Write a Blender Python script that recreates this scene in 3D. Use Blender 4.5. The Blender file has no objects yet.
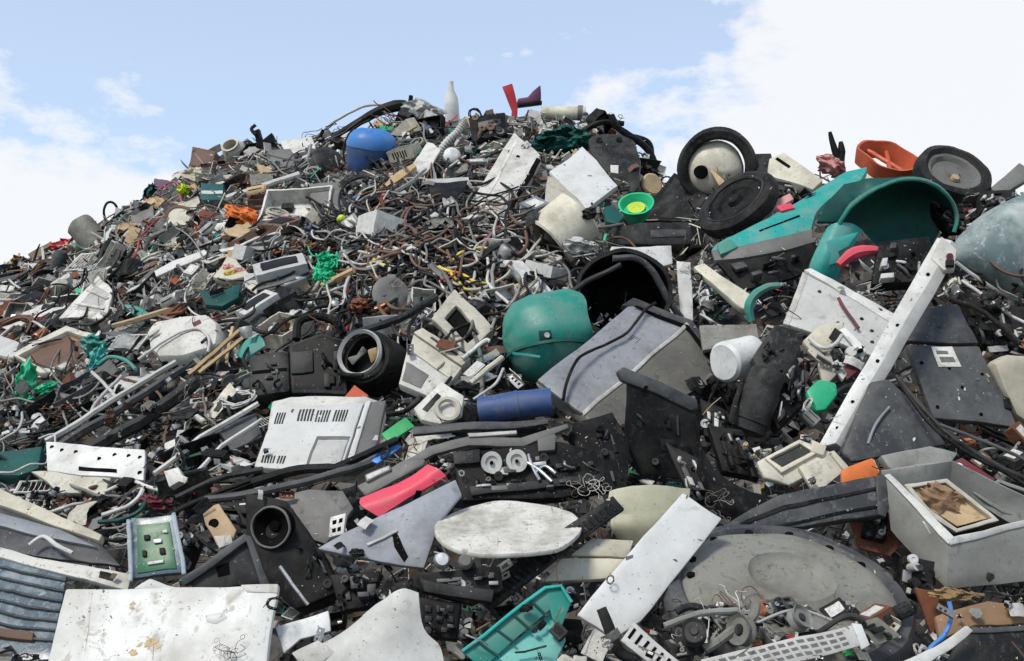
import bpy, bmesh, math, random
import numpy as np
from mathutils import Vector, Matrix, Quaternion, noise as mnoise

rng = random.Random(11)
SC = bpy.context.scene
COL = SC.collection
W, H = 1024, 661

# ------------------------------------------------------------------ camera
LENS = 35.0
F = W * LENS / 36.0
PITCH = math.radians(6)
CAM = Vector((0, 0, 1.6))
RIGHT = Vector((1, 0, 0))
FWD = Vector((0, math.cos(PITCH), math.sin(PITCH)))
UP = Vector((0, -math.sin(PITCH), math.cos(PITCH)))
cam_data = bpy.data.cameras.new("camera")
cam_data.lens = LENS
cam_data.sensor_width = 36
cam_data.clip_end = 5000
cam_data.clip_start = 0.05
cam = bpy.data.objects.new("camera", cam_data)
COL.objects.link(cam)
cam.location = CAM
cam.rotation_euler = (math.radians(90) + PITCH, 0, 0)
SC.camera = cam


def ray(px, py):
    return FWD + RIGHT * ((px - 512) / F) + UP * ((330.5 - py) / F)


def project(p):
    v = p - CAM
    d = max(v.dot(FWD), 1e-3)
    return 512 + F * v.dot(RIGHT) / d, 330.5 - F * v.dot(UP) / d, d


# ------------------------------------------------------------------ the slope of the heap
RIDGE = [(-900, 380, 16), (-400, 330, 15), (-60, 285, 14), (0, 268, 13.5), (60, 252, 13), (110, 218, 12.5), (160, 192, 12),
         (200, 160, 11.5), (260, 146, 11), (330, 141, 10.4), (380, 125, 10), (440, 122, 9.8), (510, 118, 9.4),
         (570, 122, 9), (620, 135, 8.4), (660, 182, 7.8), (690, 186, 7), (720, 172, 6.6), (780, 175, 6.4),
         (850, 182, 6.1), (900, 178, 5.9), (960, 185, 5.7), (1024, 195, 5.5), (1300, 260, 5.6), (1900, 420, 7)]
BOT = 2.6


def ridge_at(px):
    R = RIDGE
    if px <= R[0][0]:
        return R[0][1], R[0][2]
    for (x0, y0, d0), (x1, y1, d1) in zip(R, R[1:]):
        if px <= x1:
            t = (px - x0) / (x1 - x0)
            return y0 + (y1 - y0) * t, d0 + (d1 - d0) * t
    return R[-1][1], R[-1][2]


def inv_depth(px, py):
    ry, rd = ridge_at(px)
    t = (661 - py) / (661 - ry)
    t = max(-0.9, min(1.06, t))
    return (1 - t) / BOT + t / rd


def D(px, py):
    return 1.0 / inv_depth(px, py)


def at(px, py, off=0.0):
    return CAM + ray(px, py) * (D(px, py) - off)


# ------------------------------------------------------------------ materials
MATS = {}


def material(name, col, rough=.55, metal=0.0, dirt=.35, dirt_col=(.07, .06, .05), scale=6.0, spec=.5,
             alpha=1.0, rust=0.0, bump=.15, trans=0.0, speck=.35):
    if name in MATS:
        return MATS[name]
    m = bpy.data.materials.new(name)
    m.use_nodes = True
    nt = m.node_tree
    N, L = nt.nodes, nt.links
    bs = N['Principled BSDF']
    tc = N.new('ShaderNodeTexCoord')
    oi = N.new('ShaderNodeObjectInfo')
    add = N.new('ShaderNodeVectorMath'); add.operation = 'MULTIPLY_ADD'
    L.new(oi.outputs['Random'], add.inputs[0]); add.inputs[1].default_value = (37, 53, 71)
    L.new(tc.outputs['Object'], add.inputs[2])
    # broad grime
    n1 = N.new('ShaderNodeTexNoise'); n1.inputs['Scale'].default_value = scale
    n1.inputs['Detail'].default_value = 9; n1.inputs['Roughness'].default_value = .68
    L.new(add.outputs[0], n1.inputs['Vector'])
    r1 = N.new('ShaderNodeMapRange'); r1.inputs[1].default_value = .44; r1.inputs[2].default_value = .72
    r1.inputs[3].default_value = .06 * dirt; r1.inputs[4].default_value = min(1.0, dirt * 1.5)
    L.new(n1.outputs['Fac'], r1.inputs[0])
    # specks and scuffs
    n2 = N.new('ShaderNodeTexNoise'); n2.inputs['Scale'].default_value = scale * 11
    n2.inputs['Detail'].default_value = 3; n2.inputs['Roughness'].default_value = .6
    L.new(add.outputs[0], n2.inputs['Vector'])
    r2 = N.new('ShaderNodeMapRange'); r2.inputs[1].default_value = .62; r2.inputs[2].default_value = .70
    r2.inputs[3].default_value = 0; r2.inputs[4].default_value = speck
    L.new(n2.outputs['Fac'], r2.inputs[0])
    mp = N.new('ShaderNodeMapping'); mp.inputs['Scale'].default_value = (scale * 14, scale * 1.1, scale * 5)
    mp.inputs['Rotation'].default_value = (.4, .3, .7)
    L.new(add.outputs[0], mp.inputs['Vector'])
    n3 = N.new('ShaderNodeTexNoise'); n3.inputs['Scale'].default_value = 1; n3.inputs['Detail'].default_value = 4
    L.new(mp.outputs[0], n3.inputs['Vector'])
    r3 = N.new('ShaderNodeMapRange'); r3.inputs[1].default_value = .62; r3.inputs[2].default_value = .74
    r3.inputs[3].default_value = 0; r3.inputs[4].default_value = .6 * speck + .35 * dirt
    L.new(n3.outputs['Fac'], r3.inputs[0])
    n5 = N.new('ShaderNodeTexNoise'); n5.inputs['Scale'].default_value = scale * 3.3
    n5.inputs['Detail'].default_value = 8; n5.inputs['Roughness'].default_value = .72; n5.inputs['Distortion'].default_value = .6
    L.new(add.outputs[0], n5.inputs['Vector'])
    r5 = N.new('ShaderNodeMapRange'); r5.inputs[1].default_value = .55; r5.inputs[2].default_value = .64
    r5.inputs[3].default_value = 0; r5.inputs[4].default_value = min(.85, dirt * 1.25)
    L.new(n5.outputs['Fac'], r5.inputs[0])
    mx0 = N.new('ShaderNodeMath'); mx0.operation = 'MAXIMUM'
    L.new(r5.outputs[0], mx0.inputs[0]); L.new(r2.outputs[0], mx0.inputs[1])
    mx = N.new('ShaderNodeMath'); mx.operation = 'MAXIMUM'
    L.new(r1.outputs[0], mx.inputs[0]); L.new(mx0.outputs[0], mx.inputs[1])
    mx2 = N.new('ShaderNodeMath'); mx2.operation = 'MAXIMUM'
    L.new(mx.outputs[0], mx2.inputs[0]); L.new(r3.outputs[0], mx2.inputs[1])
    # per-object tone
    tone = N.new('ShaderNodeMapRange'); tone.inputs[3].default_value = .8; tone.inputs[4].default_value = 1.12
    L.new(oi.outputs['Random'], tone.inputs[0])
    hsv = N.new('ShaderNodeHueSaturation')
    hsv.inputs['Color'].default_value = (*col, 1)
    L.new(tone.outputs[0], hsv.inputs['Value'])
    base = hsv.outputs['Color']
    if rust > 0:
        n4 = N.new('ShaderNodeTexNoise'); n4.inputs['Scale'].default_value = scale * .8; n4.inputs['Detail'].default_value = 10
        n4.inputs['Roughness'].default_value = .75
        L.new(tc.outputs['Object'], n4.inputs['Vector'])
        r4 = N.new('ShaderNodeMapRange'); r4.inputs[1].default_value = .66 - rust * .2; r4.inputs[2].default_value = .74 - rust * .1
        L.new(n4.outputs['Fac'], r4.inputs[0])
        mr = N.new('ShaderNodeMixRGB'); mr.inputs[2].default_value = (.24, .10, .03, 1)
        L.new(r4.outputs[0], mr.inputs[0]); L.new(base, mr.inputs[1])
        base = mr.outputs[0]
    md = N.new('ShaderNodeMixRGB'); md.inputs[2].default_value = (*dirt_col, 1)
    L.new(mx2.outputs[0], md.inputs[0]); L.new(base, md.inputs[1])
    L.new(md.outputs[0], bs.inputs['Base Color'])
    rr = N.new('ShaderNodeMapRange'); rr.inputs[3].default_value = rough; rr.inputs[4].default_value = min(1, rough + .35)
    L.new(mx2.outputs[0], rr.inputs[0]); L.new(rr.outputs[0], bs.inputs['Roughness'])
    bs.inputs['Metallic'].default_value = metal
    bs.inputs['Specular IOR Level'].default_value = spec
    bs.inputs['Alpha'].default_value = alpha
    if trans:
        bs.inputs['Transmission Weight'].default_value = trans
        bs.inputs['IOR'].default_value = 1.2
    if bump:
        bp = N.new('ShaderNodeBump'); bp.inputs['Strength'].default_value = bump; bp.inputs['Distance'].default_value = .01
        L.new(n1.outputs['Fac'], bp.inputs['Height']); L.new(bp.outputs[0], bs.inputs['Normal'])
    MATS[name] = m
    return m


GREY_D = (.30, .29, .27)
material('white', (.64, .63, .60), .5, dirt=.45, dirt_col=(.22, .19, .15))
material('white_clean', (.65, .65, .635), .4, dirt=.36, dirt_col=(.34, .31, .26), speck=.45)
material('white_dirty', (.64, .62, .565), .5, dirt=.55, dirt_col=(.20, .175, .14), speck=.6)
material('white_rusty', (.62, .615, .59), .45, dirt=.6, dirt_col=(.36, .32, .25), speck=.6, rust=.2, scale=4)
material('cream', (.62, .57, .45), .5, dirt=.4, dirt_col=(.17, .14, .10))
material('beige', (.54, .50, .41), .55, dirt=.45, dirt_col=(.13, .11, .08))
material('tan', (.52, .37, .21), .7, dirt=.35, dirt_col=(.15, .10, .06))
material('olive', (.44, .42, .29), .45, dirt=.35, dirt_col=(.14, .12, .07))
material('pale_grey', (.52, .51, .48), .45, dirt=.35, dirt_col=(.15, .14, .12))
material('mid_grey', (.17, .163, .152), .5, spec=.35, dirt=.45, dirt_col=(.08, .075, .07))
material('blue_grey', (.24, .255, .285), .45, dirt=.5, dirt_col=(.11, .105, .10), speck=.4)
material('slate', (.043, .044, .048), .45, spec=.25, dirt=.42, dirt_col=(.17, .17, .165), speck=.45)
material('charcoal', (.016, .0162, .017), .45, spec=.16, dirt=.42, dirt_col=(.11, .104, .095), speck=.6)
material('black', (.006, .006, .0065), .45, spec=.10, dirt=.36, dirt_col=(.06, .056, .05), speck=.6)
material('rubber', (.011, .011, .0115), .6, spec=.12, dirt=.4, dirt_col=(.10, .094, .085), speck=.25)
material('hole', (.003, .003, .003), .9, spec=.05, dirt=.1, speck=0, bump=0)  # near-black standing for the shade inside holes and slots
material('brown', (.15, .075, .045), .7, dirt=.4)
material('rust', (.17, .055, .022), .85, dirt=.5, dirt_col=(.05, .03, .025), bump=.4)
material('wood', (.48, .33, .17), .75, dirt=.35, dirt_col=(.17, .11, .06))
material('card', (.30, .18, .10), .9, dirt=.35, dirt_col=(.10, .06, .04))
material('teal', (.010, .24, .185), .42, dirt=.6, dirt_col=(.17, .21, .18), speck=.5)
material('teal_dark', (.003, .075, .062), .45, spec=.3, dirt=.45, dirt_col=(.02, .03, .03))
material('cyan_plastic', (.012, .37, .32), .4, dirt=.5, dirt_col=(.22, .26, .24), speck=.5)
material('frost', (.13, .19, .19), .5, dirt=.75, dirt_col=(.48, .50, .48), speck=.7, scale=4)
material('green', (.02, .36, .10), .45, dirt=.3)
material('bright_green', (.01, .48, .22), .4, dirt=.25)
material('lime', (.50, .62, .05), .5, dirt=.3)
material('red', (.48, .015, .025), .45, dirt=.25)
material('pink_red', (.66, .05, .09), .45, dirt=.35, dirt_col=(.32, .12, .12))
material('pink', (.62, .30, .28), .7, dirt=.35)
material('dark_red', (.14, .015, .025), .6, dirt=.4)
material('orange', (.66, .15, .02), .55, dirt=.4, dirt_col=(.25, .08, .03))
material('orange_red', (.55, .09, .03), .5, dirt=.5, dirt_col=(.25, .07, .04))
material('yellow', (.70, .52, .06), .55, dirt=.3)
material('blue', (.03, .075, .22), .5, dirt=.65, dirt_col=(.11, .12, .14))
material('sky_blue', (.04, .22, .62), .42, dirt=.3, dirt_col=(.16, .19, .24))
material('purple', (.12, .03, .10), .6, dirt=.4)
material('steel', (.56, .56, .56), .34, metal=.9, dirt=.4, dirt_col=(.12, .11, .10))
material('dull_steel', (.40, .40, .39), .5, metal=.75, dirt=.5, dirt_col=(.13, .12, .11))
material('dish_grey', (.205, .20, .172), .6, dirt=.8, dirt_col=(.10, .09, .07), speck=.9)
material('box_grey', (.25, .25, .225), .6, dirt=.65, dirt_col=(.14, .13, .115), speck=.7)
material('stone_white', (.64, .62, .56), .75, dirt=.65, dirt_col=(.20, .18, .14), speck=.95, scale=9)
material('copper', (.50, .20, .09), .4, metal=.8, dirt=.4)
material('pcb', (.02, .13, .05), .4, dirt=.3)
material('pcb_brown', (.22, .12, .05), .5, dirt=.3)
material('glassy', (.62, .72, .76), .12, dirt=.3, dirt_col=(.6, .62, .62), alpha=.42, speck=.3)
material('clear_blue', (.075, .10, .118), .22, dirt=.55, dirt_col=(.36, .42, .45), speck=.5, scale=9)
material('silver', (.42, .42, .43), .4, metal=.35, dirt=.5, dirt_col=(.10, .095, .09), speck=.5)
material('tv_side_shaded', (.135, .125, .105), .55, dirt=.5, dirt_col=(.05, .045, .04), speck=.5)  # shade of the cabinet's right face put into its colour
material('gold_foam', (.40, .25, .10), .85, dirt=.6)

WORD = {'white': 'white', 'white_clean': 'clean white', 'white_dirty': 'dirty white', 'cream': 'cream', 'beige': 'beige', 'tan': 'tan',
        'olive': 'olive', 'pale_grey': 'pale grey', 'mid_grey': 'mid grey', 'blue_grey': 'blue grey', 'slate': 'slate grey',
        'charcoal': 'charcoal', 'black': 'black', 'rubber': 'matt black', 'brown': 'brown', 'rust': 'rust brown', 'wood': 'pale wood',
        'card': 'cardboard brown', 'teal': 'teal', 'teal_dark': 'dark teal', 'green': 'green', 'bright_green': 'bright green',
        'lime': 'lime', 'red': 'red', 'pink': 'pink', 'dark_red': 'dark red', 'orange': 'orange', 'yellow': 'yellow', 'blue': 'blue',
        'steel': 'bare steel', 'dull_steel': 'dull steel', 'copper': 'copper', 'pcb': 'green', 'pcb_brown': 'brown', 'purple': 'purple',
        'glassy': 'clear', 'sky_blue': 'sky blue', 'dish_grey': 'dirty grey', 'box_grey': 'greenish grey', 'gold_foam': 'golden'}


# ------------------------------------------------------------------ geometry buffers
class G:
    """verts, faces, material keys of one mesh"""

    def __init__(self):
        self.v, self.f, self.m = [], [], []

    def add(self, verts, faces, mat=0):
        o = len(self.v)
        self.v += [Vector(p) for p in verts]
        for f in faces:
            self.f.append(tuple(o + i for i in f)); self.m.append(mat)
        return self

    def join(self, g):
        o = len(self.v)
        self.v += g.v
        self.f += [tuple(o + i for i in f) for f in g.f]
        self.m += g.m
        return self

    def box(self, c, s, mat=0, R=None):
        c = Vector(c)
        vs = []
        for x in (-.5, .5):
            for y in (-.5, .5):
                for z in (-.5, .5):
                    p = Vector((x * s[0], y * s[1], z * s[2]))
                    vs.append(c + (R @ p if R else p))
        self.add(vs, [(0, 1, 3, 2), (4, 6, 7, 5), (0, 4, 5, 1), (2, 3, 7, 6), (0, 2, 6, 4), (1, 5, 7, 3)], mat)
        return self

    def prism(self, front, off, mat=0):
        n = len(front)
        front = [Vector(p) for p in front]
        off = off if isinstance(off, list) else [Vector(off)] * n
        vs = front + [p + o for p, o in zip(front, off)]
        fs = [tuple(range(n)), tuple(range(2 * n - 1, n - 1, -1))]
        fs += [(i, i + n, (i + 1) % n + n, (i + 1) % n) for i in range(n)]
        self.add(vs, fs, mat)
        return self

    def tube(self, pts, r, mat=0, seg=8, cap=True):
        pts = [Vector(p) for p in pts]
        rs = r if isinstance(r, (list, tuple)) else [r] * len(pts)
        n = len(pts)
        t0 = (pts[1] - pts[0]).normalized()
        u = t0.orthogonal().normalized()
        vs = []
        for i, p in enumerate(pts):
            t = (pts[min(i + 1, n - 1)] - pts[max(i - 1, 0)])
            if t.length < 1e-9:
                t = t0
            t = t.normalized()
            u = (u - t * u.dot(t))
            u = u.normalized() if u.length > 1e-6 else t.orthogonal().normalized()
            w = t.cross(u)
            for k in range(seg):
                a = 2 * math.pi * k / seg
                vs.append(p + (u * math.cos(a) + w * math.sin(a)) * rs[i])
        fs = []
        for i in range(n - 1):
            for k in range(seg):
                fs.append((i * seg + k, i * seg + (k + 1) % seg, (i + 1) * seg + (k + 1) % seg, (i + 1) * seg + k))
        if cap:
            fs.append(tuple(range(seg - 1, -1, -1)))
            fs.append(tuple((n - 1) * seg + k for k in range(seg)))
        self.add(vs, fs, mat)
        return self

    def lathe(self, c, axis, prof, mat=0, seg=32, a0=0.0, a1=2 * math.pi, ref=None, wob=0.0, seed=0):
        c, ax = Vector(c), Vector(axis).normalized()
        u = Vector(ref) if ref is not None else ax.orthogonal()
        u = (u - ax * u.dot(ax)).normalized()
        w = ax.cross(u)
        rmax = max(r for r, h in prof) or 1
        full = abs(a1 - a0 - 2 * math.pi) < 1e-6
        n = seg if full else seg + 1
        vs = []
        for k in range(n):
            a = a0 + (a1 - a0) * k / seg
            e = u * math.cos(a) + w * math.sin(a)
            for r, h in prof:
                p = c + e * r + ax * h
                if wob:
                    q = mnoise.noise_vector(Vector((math.cos(a) * 1.7 + seed, math.sin(a) * 1.7, h * 3 + r)))
                    p += q * wob * min(1.0, r / rmax * 1.3)
                vs.append(p)
        m = len(prof)
        fs = []
        for k in range(seg):
            k2 = (k + 1) % n
            for j in range(m - 1):
                fs.append((k * m + j, k2 * m + j, k2 * m + j + 1, k * m + j + 1))
        self.add(vs, fs, mat)
        return self

    def blob(self, c, r, mat=0, amp=.35, freq=1.6, seed=0, sub=3, R=None):
        bm = bmesh.new()
        bmesh.ops.create_icosphere(bm, subdivisions=sub, radius=1)
        vs = []
        for v in bm.verts:
            d = v.co.copy()
            q = 1 + amp * (mnoise.noise(d * freq + Vector((seed, 0, 0))) + .5 * mnoise.noise(d * freq * 2.7 + Vector((0, seed, 0))))
            p = Vector((d.x * r[0] * q, d.y * r[1] * q, d.z * r[2] * q))
            vs.append(Vector(c) + (R @ p if R else p))
        fs = [tuple(v.index for v in f.verts) for f in bm.faces]
        bm.free()
        self.add(vs, fs, mat)
        return self

    def cloth(self, c, r, mat=0, seed=0, R=None, n=20, layers=2, thick=.02):
        """ragged, folded film: thin sheets with sharp creases and a torn edge"""
        for l in range(layers):
            sd = seed * 3.1 + l * 17.3
            rows = []
            for i in range(n + 1):
                row = []
                for j in range(n + 1):
                    x, y = 2 * i / n - 1, 2 * j / n - 1
                    k = max(abs(x), abs(y)) / max(1e-6, math.hypot(x, y)) if (x or y) else 1
                    ang = math.atan2(y, x)
                    rad = 1 + .35 * mnoise.noise(Vector((math.cos(ang) * 1.6 + sd, math.sin(ang) * 1.6, 3))) + .2 * mnoise.noise(Vector((math.cos(ang) * 6, math.sin(ang) * 6 + sd, 1)))
                    X, Y = x * k * rad, y * k * rad
                    q = Vector((X * 1.3 + sd, Y * 1.3, sd))
                    f = (1 - 2.2 * abs(mnoise.noise(q * 1.0))) * .8 + (1 - 2 * abs(mnoise.noise(q * 2.3))) * .28 + .06 * mnoise.noise(q * 6)
                    w = mnoise.noise_vector(q * 1.5) * .12
                    p = Vector(((X + w.x) * r[0], (f - .5 - .5 * (X * X + Y * Y) + .4 * l) * r[2] * 1.3, (Y + w.y) * r[1]))
                    row.append(Vector(c) + (R @ p if R else p))
                rows.append(row)
            t = Vector((0, thick * r[2], 0))
            self.grid(rows, mat, R @ t if R else t)
        return self

    def grid(self, rows, mat=0, thick=None):
        """rows of points; thick = offset vector for the back side"""
        nr, nc = len(rows), len(rows[0])
        vs = [Vector(p) for r in rows for p in r]
        fs = [(i * nc + j, i * nc + j + 1, (i + 1) * nc + j + 1, (i + 1) * nc + j) for i in range(nr - 1) for j in range(nc - 1)]
        if thick is not None:
            t = Vector(thick); o = nr * nc
            vs += [p + t for p in vs[:o]]
            fs += [tuple(o + i for i in reversed(f)) for f in fs[:(nr - 1) * (nc - 1)]]
            for j in range(nc - 1):
                fs.append((j, o + j, o + j + 1, j + 1))
                b = (nr - 1) * nc
                fs.append((b + j, b + j + 1, o + b + j + 1, o + b + j))
            for i in range(nr - 1):
                fs.append((i * nc, (i + 1) * nc, o + (i + 1) * nc, o + i * nc))
                e = i * nc + nc - 1
                fs.append((e, o + e, o + e + nc, e + nc))
        self.add(vs, fs, mat)
        return self


def crom(pts, k=6):
    """Catmull-Rom through points"""
    pts = [Vector(p) for p in pts]
    out = []
    n = len(pts)
    for i in range(n - 1):
        p0, p1, p2, p3 = pts[max(i - 1, 0)], pts[i], pts[i + 1], pts[min(i + 2, n - 1)]
        for j in range(k):
            t = j / k
            out.append(.5 * ((2 * p1) + (p2 - p0) * t + (2 * p0 - 5 * p1 + 4 * p2 - p3) * t * t + (3 * p1 - p0 - 3 * p2 + p3) * t ** 3))
    out.append(pts[-1])
    return out


def batter(bm, length, amp, freq, passes=3, seed=0.0):
    """knock a clean shape about: refine it and push its points along a noise field"""
    bmesh.ops.triangulate(bm, faces=[f for f in bm.faces if len(f.verts) > 4])
    for _ in range(passes):
        ed = [e for e in bm.edges if e.calc_length() > length]
        if not ed or len(bm.verts) > 9000:
            break
        bmesh.ops.subdivide_edges(bm, edges=ed, cuts=1, use_grid_fill=True)
        bmesh.ops.triangulate(bm, faces=[f for f in bm.faces if len(f.verts) > 4])
    off = Vector((seed, seed * 1.7, -seed))
    for v in bm.verts:
        p = v.co * freq + off
        v.co += mnoise.noise_vector(p) * amp + mnoise.noise_vector(p * 3.7) * amp * .35 + mnoise.noise_vector(p * 11) * amp * .10


def to_mesh(name, g, origin=Vector((0, 0, 0)), bevel=0.0, smooth=True, fix=True, mats=None, sharp=38, bat=None):
    me = bpy.data.meshes.new(name)
    me.from_pydata([tuple(p - origin) for p in g.v], [], g.f)
    keys = mats if mats is not None else []
    idx = []
    for k in g.m:
        if k not in keys:
            keys.append(k)
        idx.append(keys.index(k))
    me.polygons.foreach_set('material_index', idx)
    if fix or bevel or bat:
        bm = bmesh.new(); bm.from_mesh(me)
        if fix:
            bmesh.ops.recalc_face_normals(bm, faces=bm.faces[:])
        if bevel:
            ed = [e for e in bm.edges if len(e.link_faces) == 2 and e.calc_face_angle(0) > .6]
            try:
                bmesh.ops.bevel(bm, geom=ed, offset=bevel, segments=2, affect='EDGES', clamp_overlap=True, profile=.5)
            except Exception:
                pass
        if bat:
            batter(bm, *bat)
        bm.to_mesh(me); bm.free()
    for k in keys:
        me.materials.append(MATS[k] if isinstance(k, str) else None)
    if smooth:
        me.polygons.foreach_set('use_smooth', [True] * len(me.polygons))
        try:
            me.set_sharp_from_angle(angle=math.radians(sharp))
        except Exception:
            pass
    me.update()
    return me


# ------------------------------------------------------------------ named things of the heap
MASK = np.zeros((H, W), dtype=bool)
LAND = []      # (short phrase, px, py) landmarks for describing the loose pieces


def hull2d(P):
    P = sorted(set(P))
    if len(P) < 3:
        return P
    def half(Q):
        out = []
        for p in Q:
            while len(out) >= 2 and (out[-1][0] - out[-2][0]) * (p[1] - out[-2][1]) - (out[-1][1] - out[-2][1]) * (p[0] - out[-2][0]) <= 0:
                out.pop()
            out.append(p)
        return out
    a, b = half(P), half(P[::-1])
    return a[:-1] + b[:-1]


YY, XX = np.mgrid[0:H, 0:W]


def stamp(P):
    hl = hull2d([(round(x, 1), round(y, 1)) for x, y in P])
    if len(hl) < 3:
        return
    x0, x1 = max(0, int(min(p[0] for p in hl))), min(W, int(max(p[0] for p in hl)) + 2)
    y0, y1 = max(0, int(min(p[1] for p in hl))), min(H, int(max(p[1] for p in hl)) + 2)
    if x0 >= x1 or y0 >= y1:
        return
    xx, yy = XX[y0:y1, x0:x1], YY[y0:y1, x0:x1]
    ins = np.ones(xx.shape, bool)
    n = len(hl)
    for i in range(n):
        (ax, ay), (bx, by) = hl[i], hl[(i + 1) % n]
        ins &= ((bx - ax) * (yy - ay) - (by - ay) * (xx - ax)) >= 0
    MASK[y0:y1, x0:x1] |= ins


def lift(off):
    return .16 + .42 * off


class T:
    def __init__(s, name, label, cat, ref, off=.15, lie=.6, group=None, short=None, keep=True):
        s.name, s.label, s.cat, s.group = name, label, cat, group
        s.ref, s.lie, s.keep = ref, lie, keep
        s.d0 = D(*ref) - lift(off)
        e = 6.0
        s.gx = (inv_depth(ref[0] + e, ref[1]) - inv_depth(ref[0] - e, ref[1])) / (2 * e)
        s.gy = (inv_depth(ref[0], ref[1] + e) - inv_depth(ref[0], ref[1] - e)) / (2 * e)
        s.s = s.d0 / F            # metres per pixel here
        s.bat = (13 * s.s, 1.9 * s.s, .020 / s.s, 3, rng.uniform(0, 50))
        s.parts, s.bev, s.sub, s.plabel, s.shp = {}, {}, {}, {}, {}
        if short:
            LAND.append((short, ref[0], ref[1]))

    def pt(s, px, py, z=0.0):
        inv = 1 / s.d0 + s.lie * (s.gx * (px - s.ref[0]) + s.gy * (py - s.ref[1]))
        inv = max(inv, .3 / s.d0)
        return CAM + ray(px, py) * (1 / inv - z * s.s)

    def vec(s, dx, dy, dz):
        return (RIGHT * dx - UP * dy - FWD * dz) * s.s

    def P(s, pts):
        return [s.pt(*p) for p in pts]

    AUTO = {'screw', 'block', 'bolt_hole', 'hole', 'rivet', 'tag', 'print', 'clip', 'bay', 'plate', 'rail', 'boss', 'wall', 'rib', 'wheel', 'vent', 'side', 'flange', 'stain', 'cover', 'catch'}

    def g(s, part, bevel=None, label=None, parent=None, sharp=None):
        if part in s.AUTO:
            s.auto = getattr(s, 'auto', 0) + 1
            part = '%s#a%d' % (part, s.auto)
        if part not in s.parts:
            s.parts[part] = G(); s.bev[part] = 0.0
        if bevel is not None:
            s.bev[part] = bevel * s.s
        if label:
            s.plabel[part] = label
        if parent:
            s.sub[part] = parent
        if sharp:
            s.shp[part] = sharp
        return s.parts[part]

    def normal(s, pts):
        q = s.P(pts)
        n = Vector((0, 0, 0))
        for i in range(len(q)):
            a, b = q[i], q[(i + 1) % len(q)]
            n += Vector(((a.y - b.y) * (a.z + b.z), (a.z - b.z) * (a.x + b.x), (a.x - b.x) * (a.y + b.y)))
        n.normalize()
        if n.dot(CAM - q[0]) < 0:
            n = -n
        return n

    def slab(s, part, pts, thick, mat, bevel=1.0, vec=None, **k):
        """a polygon traced at its own distance; thick (px) is its real thickness away from the viewer"""
        g = s.g(part, bevel, **k)
        off = s.vec(*vec) if vec else -s.normal(pts) * thick * s.s
        g.prism(s.P(pts), off, mat)
        return s

    def frame(s, part, outer, inner, thick, mat, bevel=.6, **k):
        g = s.g(part, bevel, **k)
        o = -s.normal(outer) * thick * s.s
        n = len(outer)
        A, B = s.P(outer), s.P(inner)
        vs = A + B + [p + o for p in A] + [p + o for p in B]
        fs = []
        for i in range(n):
            j = (i + 1) % n
            fs += [(i, j, n + j, n + i), (2 * n + j, 2 * n + i, 3 * n + i, 3 * n + j), (i, 2 * n + i, 2 * n + j, j), (n + j, 3 * n + j, 3 * n + i, n + i)]
        g.add(vs, fs, mat)
        return s

    def tube(s, part, pts, r, mat, smooth=True, seg=8, bevel=0, **k):
        g = s.g(part, bevel, **k)
        q = s.P(pts)
        if smooth and len(q) > 2:
            q = crom(q, 6)
        if isinstance(r, (list, tuple)):
            n = len(q)
            rr = []
            for i in range(n):
                t = i / (n - 1) * (len(r) - 1); a = min(int(t), len(r) - 2)
                rr.append((r[a] + (r[a + 1] - r[a]) * (t - a)) * s.s)
        else:
            rr = r * s.s
        g.tube(q, rr, mat, seg)
        return s

    def lathe(s, part, c, axis, prof, mat, seg=36, a0=0, a1=360, ref=None, wob=0, bevel=0, seed=0, **k):
        g = s.g(part, bevel, **k)
        g.lathe(s.pt(*c), s.vec(*axis), [(r * s.s, h * s.s) for r, h in prof], mat, seg, math.radians(a0), math.radians(a1),
                s.vec(*ref) if ref else None, wob * s.s, seed)
        return s

    def blob(s, part, c, r, mat, amp=.35, freq=1.6, seed=0, rot=0, sub=3, **k):
        g = s.g(part, 0, **k)
        B = Matrix((RIGHT, FWD, UP)).transposed()
        R = B @ Matrix.Rotation(math.radians(rot), 3, 'Y')
        g.blob(s.pt(*c), [x * s.s for x in r], mat, amp, freq, seed, sub + 1, R)
        s.shp[part] = 75
        return s

    def cloth(s, part, c, r, mat, seed=0, rot=0, **k):
        g = s.g(part, 0, **k)
        B = Matrix((RIGHT, FWD, UP)).transposed()
        Rm = B @ Matrix.Rotation(math.radians(rot), 3, 'Y') @ Matrix.Rotation(math.radians(180), 3, 'Z')
        g.cloth(s.pt(*c), [x * s.s for x in r], mat, seed, Rm, thick=.04)
        s.shp[part] = 50
        return s

    def sheet(s, part, rows, mat, thick=3, k=5, **kw):
        """smooth surface through rows of (px,py,z)"""
        g = s.g(part, 0, **kw)
        R = [crom(s.P(r), k) for r in rows]
        C = [crom([R[i][j] for i in range(len(R))], k) for j in range(len(R[0]))]
        rows2 = [[C[j][i] for j in range(len(C))] for i in range(len(C[0]))]
        a, b, c = rows2[0][0], rows2[0][-1], rows2[-1][len(rows2[0]) // 2]
        n = (b - a).cross(c - a).normalized()
        if n.dot(CAM - a) < 0:
            n = -n
        g.grid(rows2, mat, -n * thick * s.s)
        return s

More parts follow.
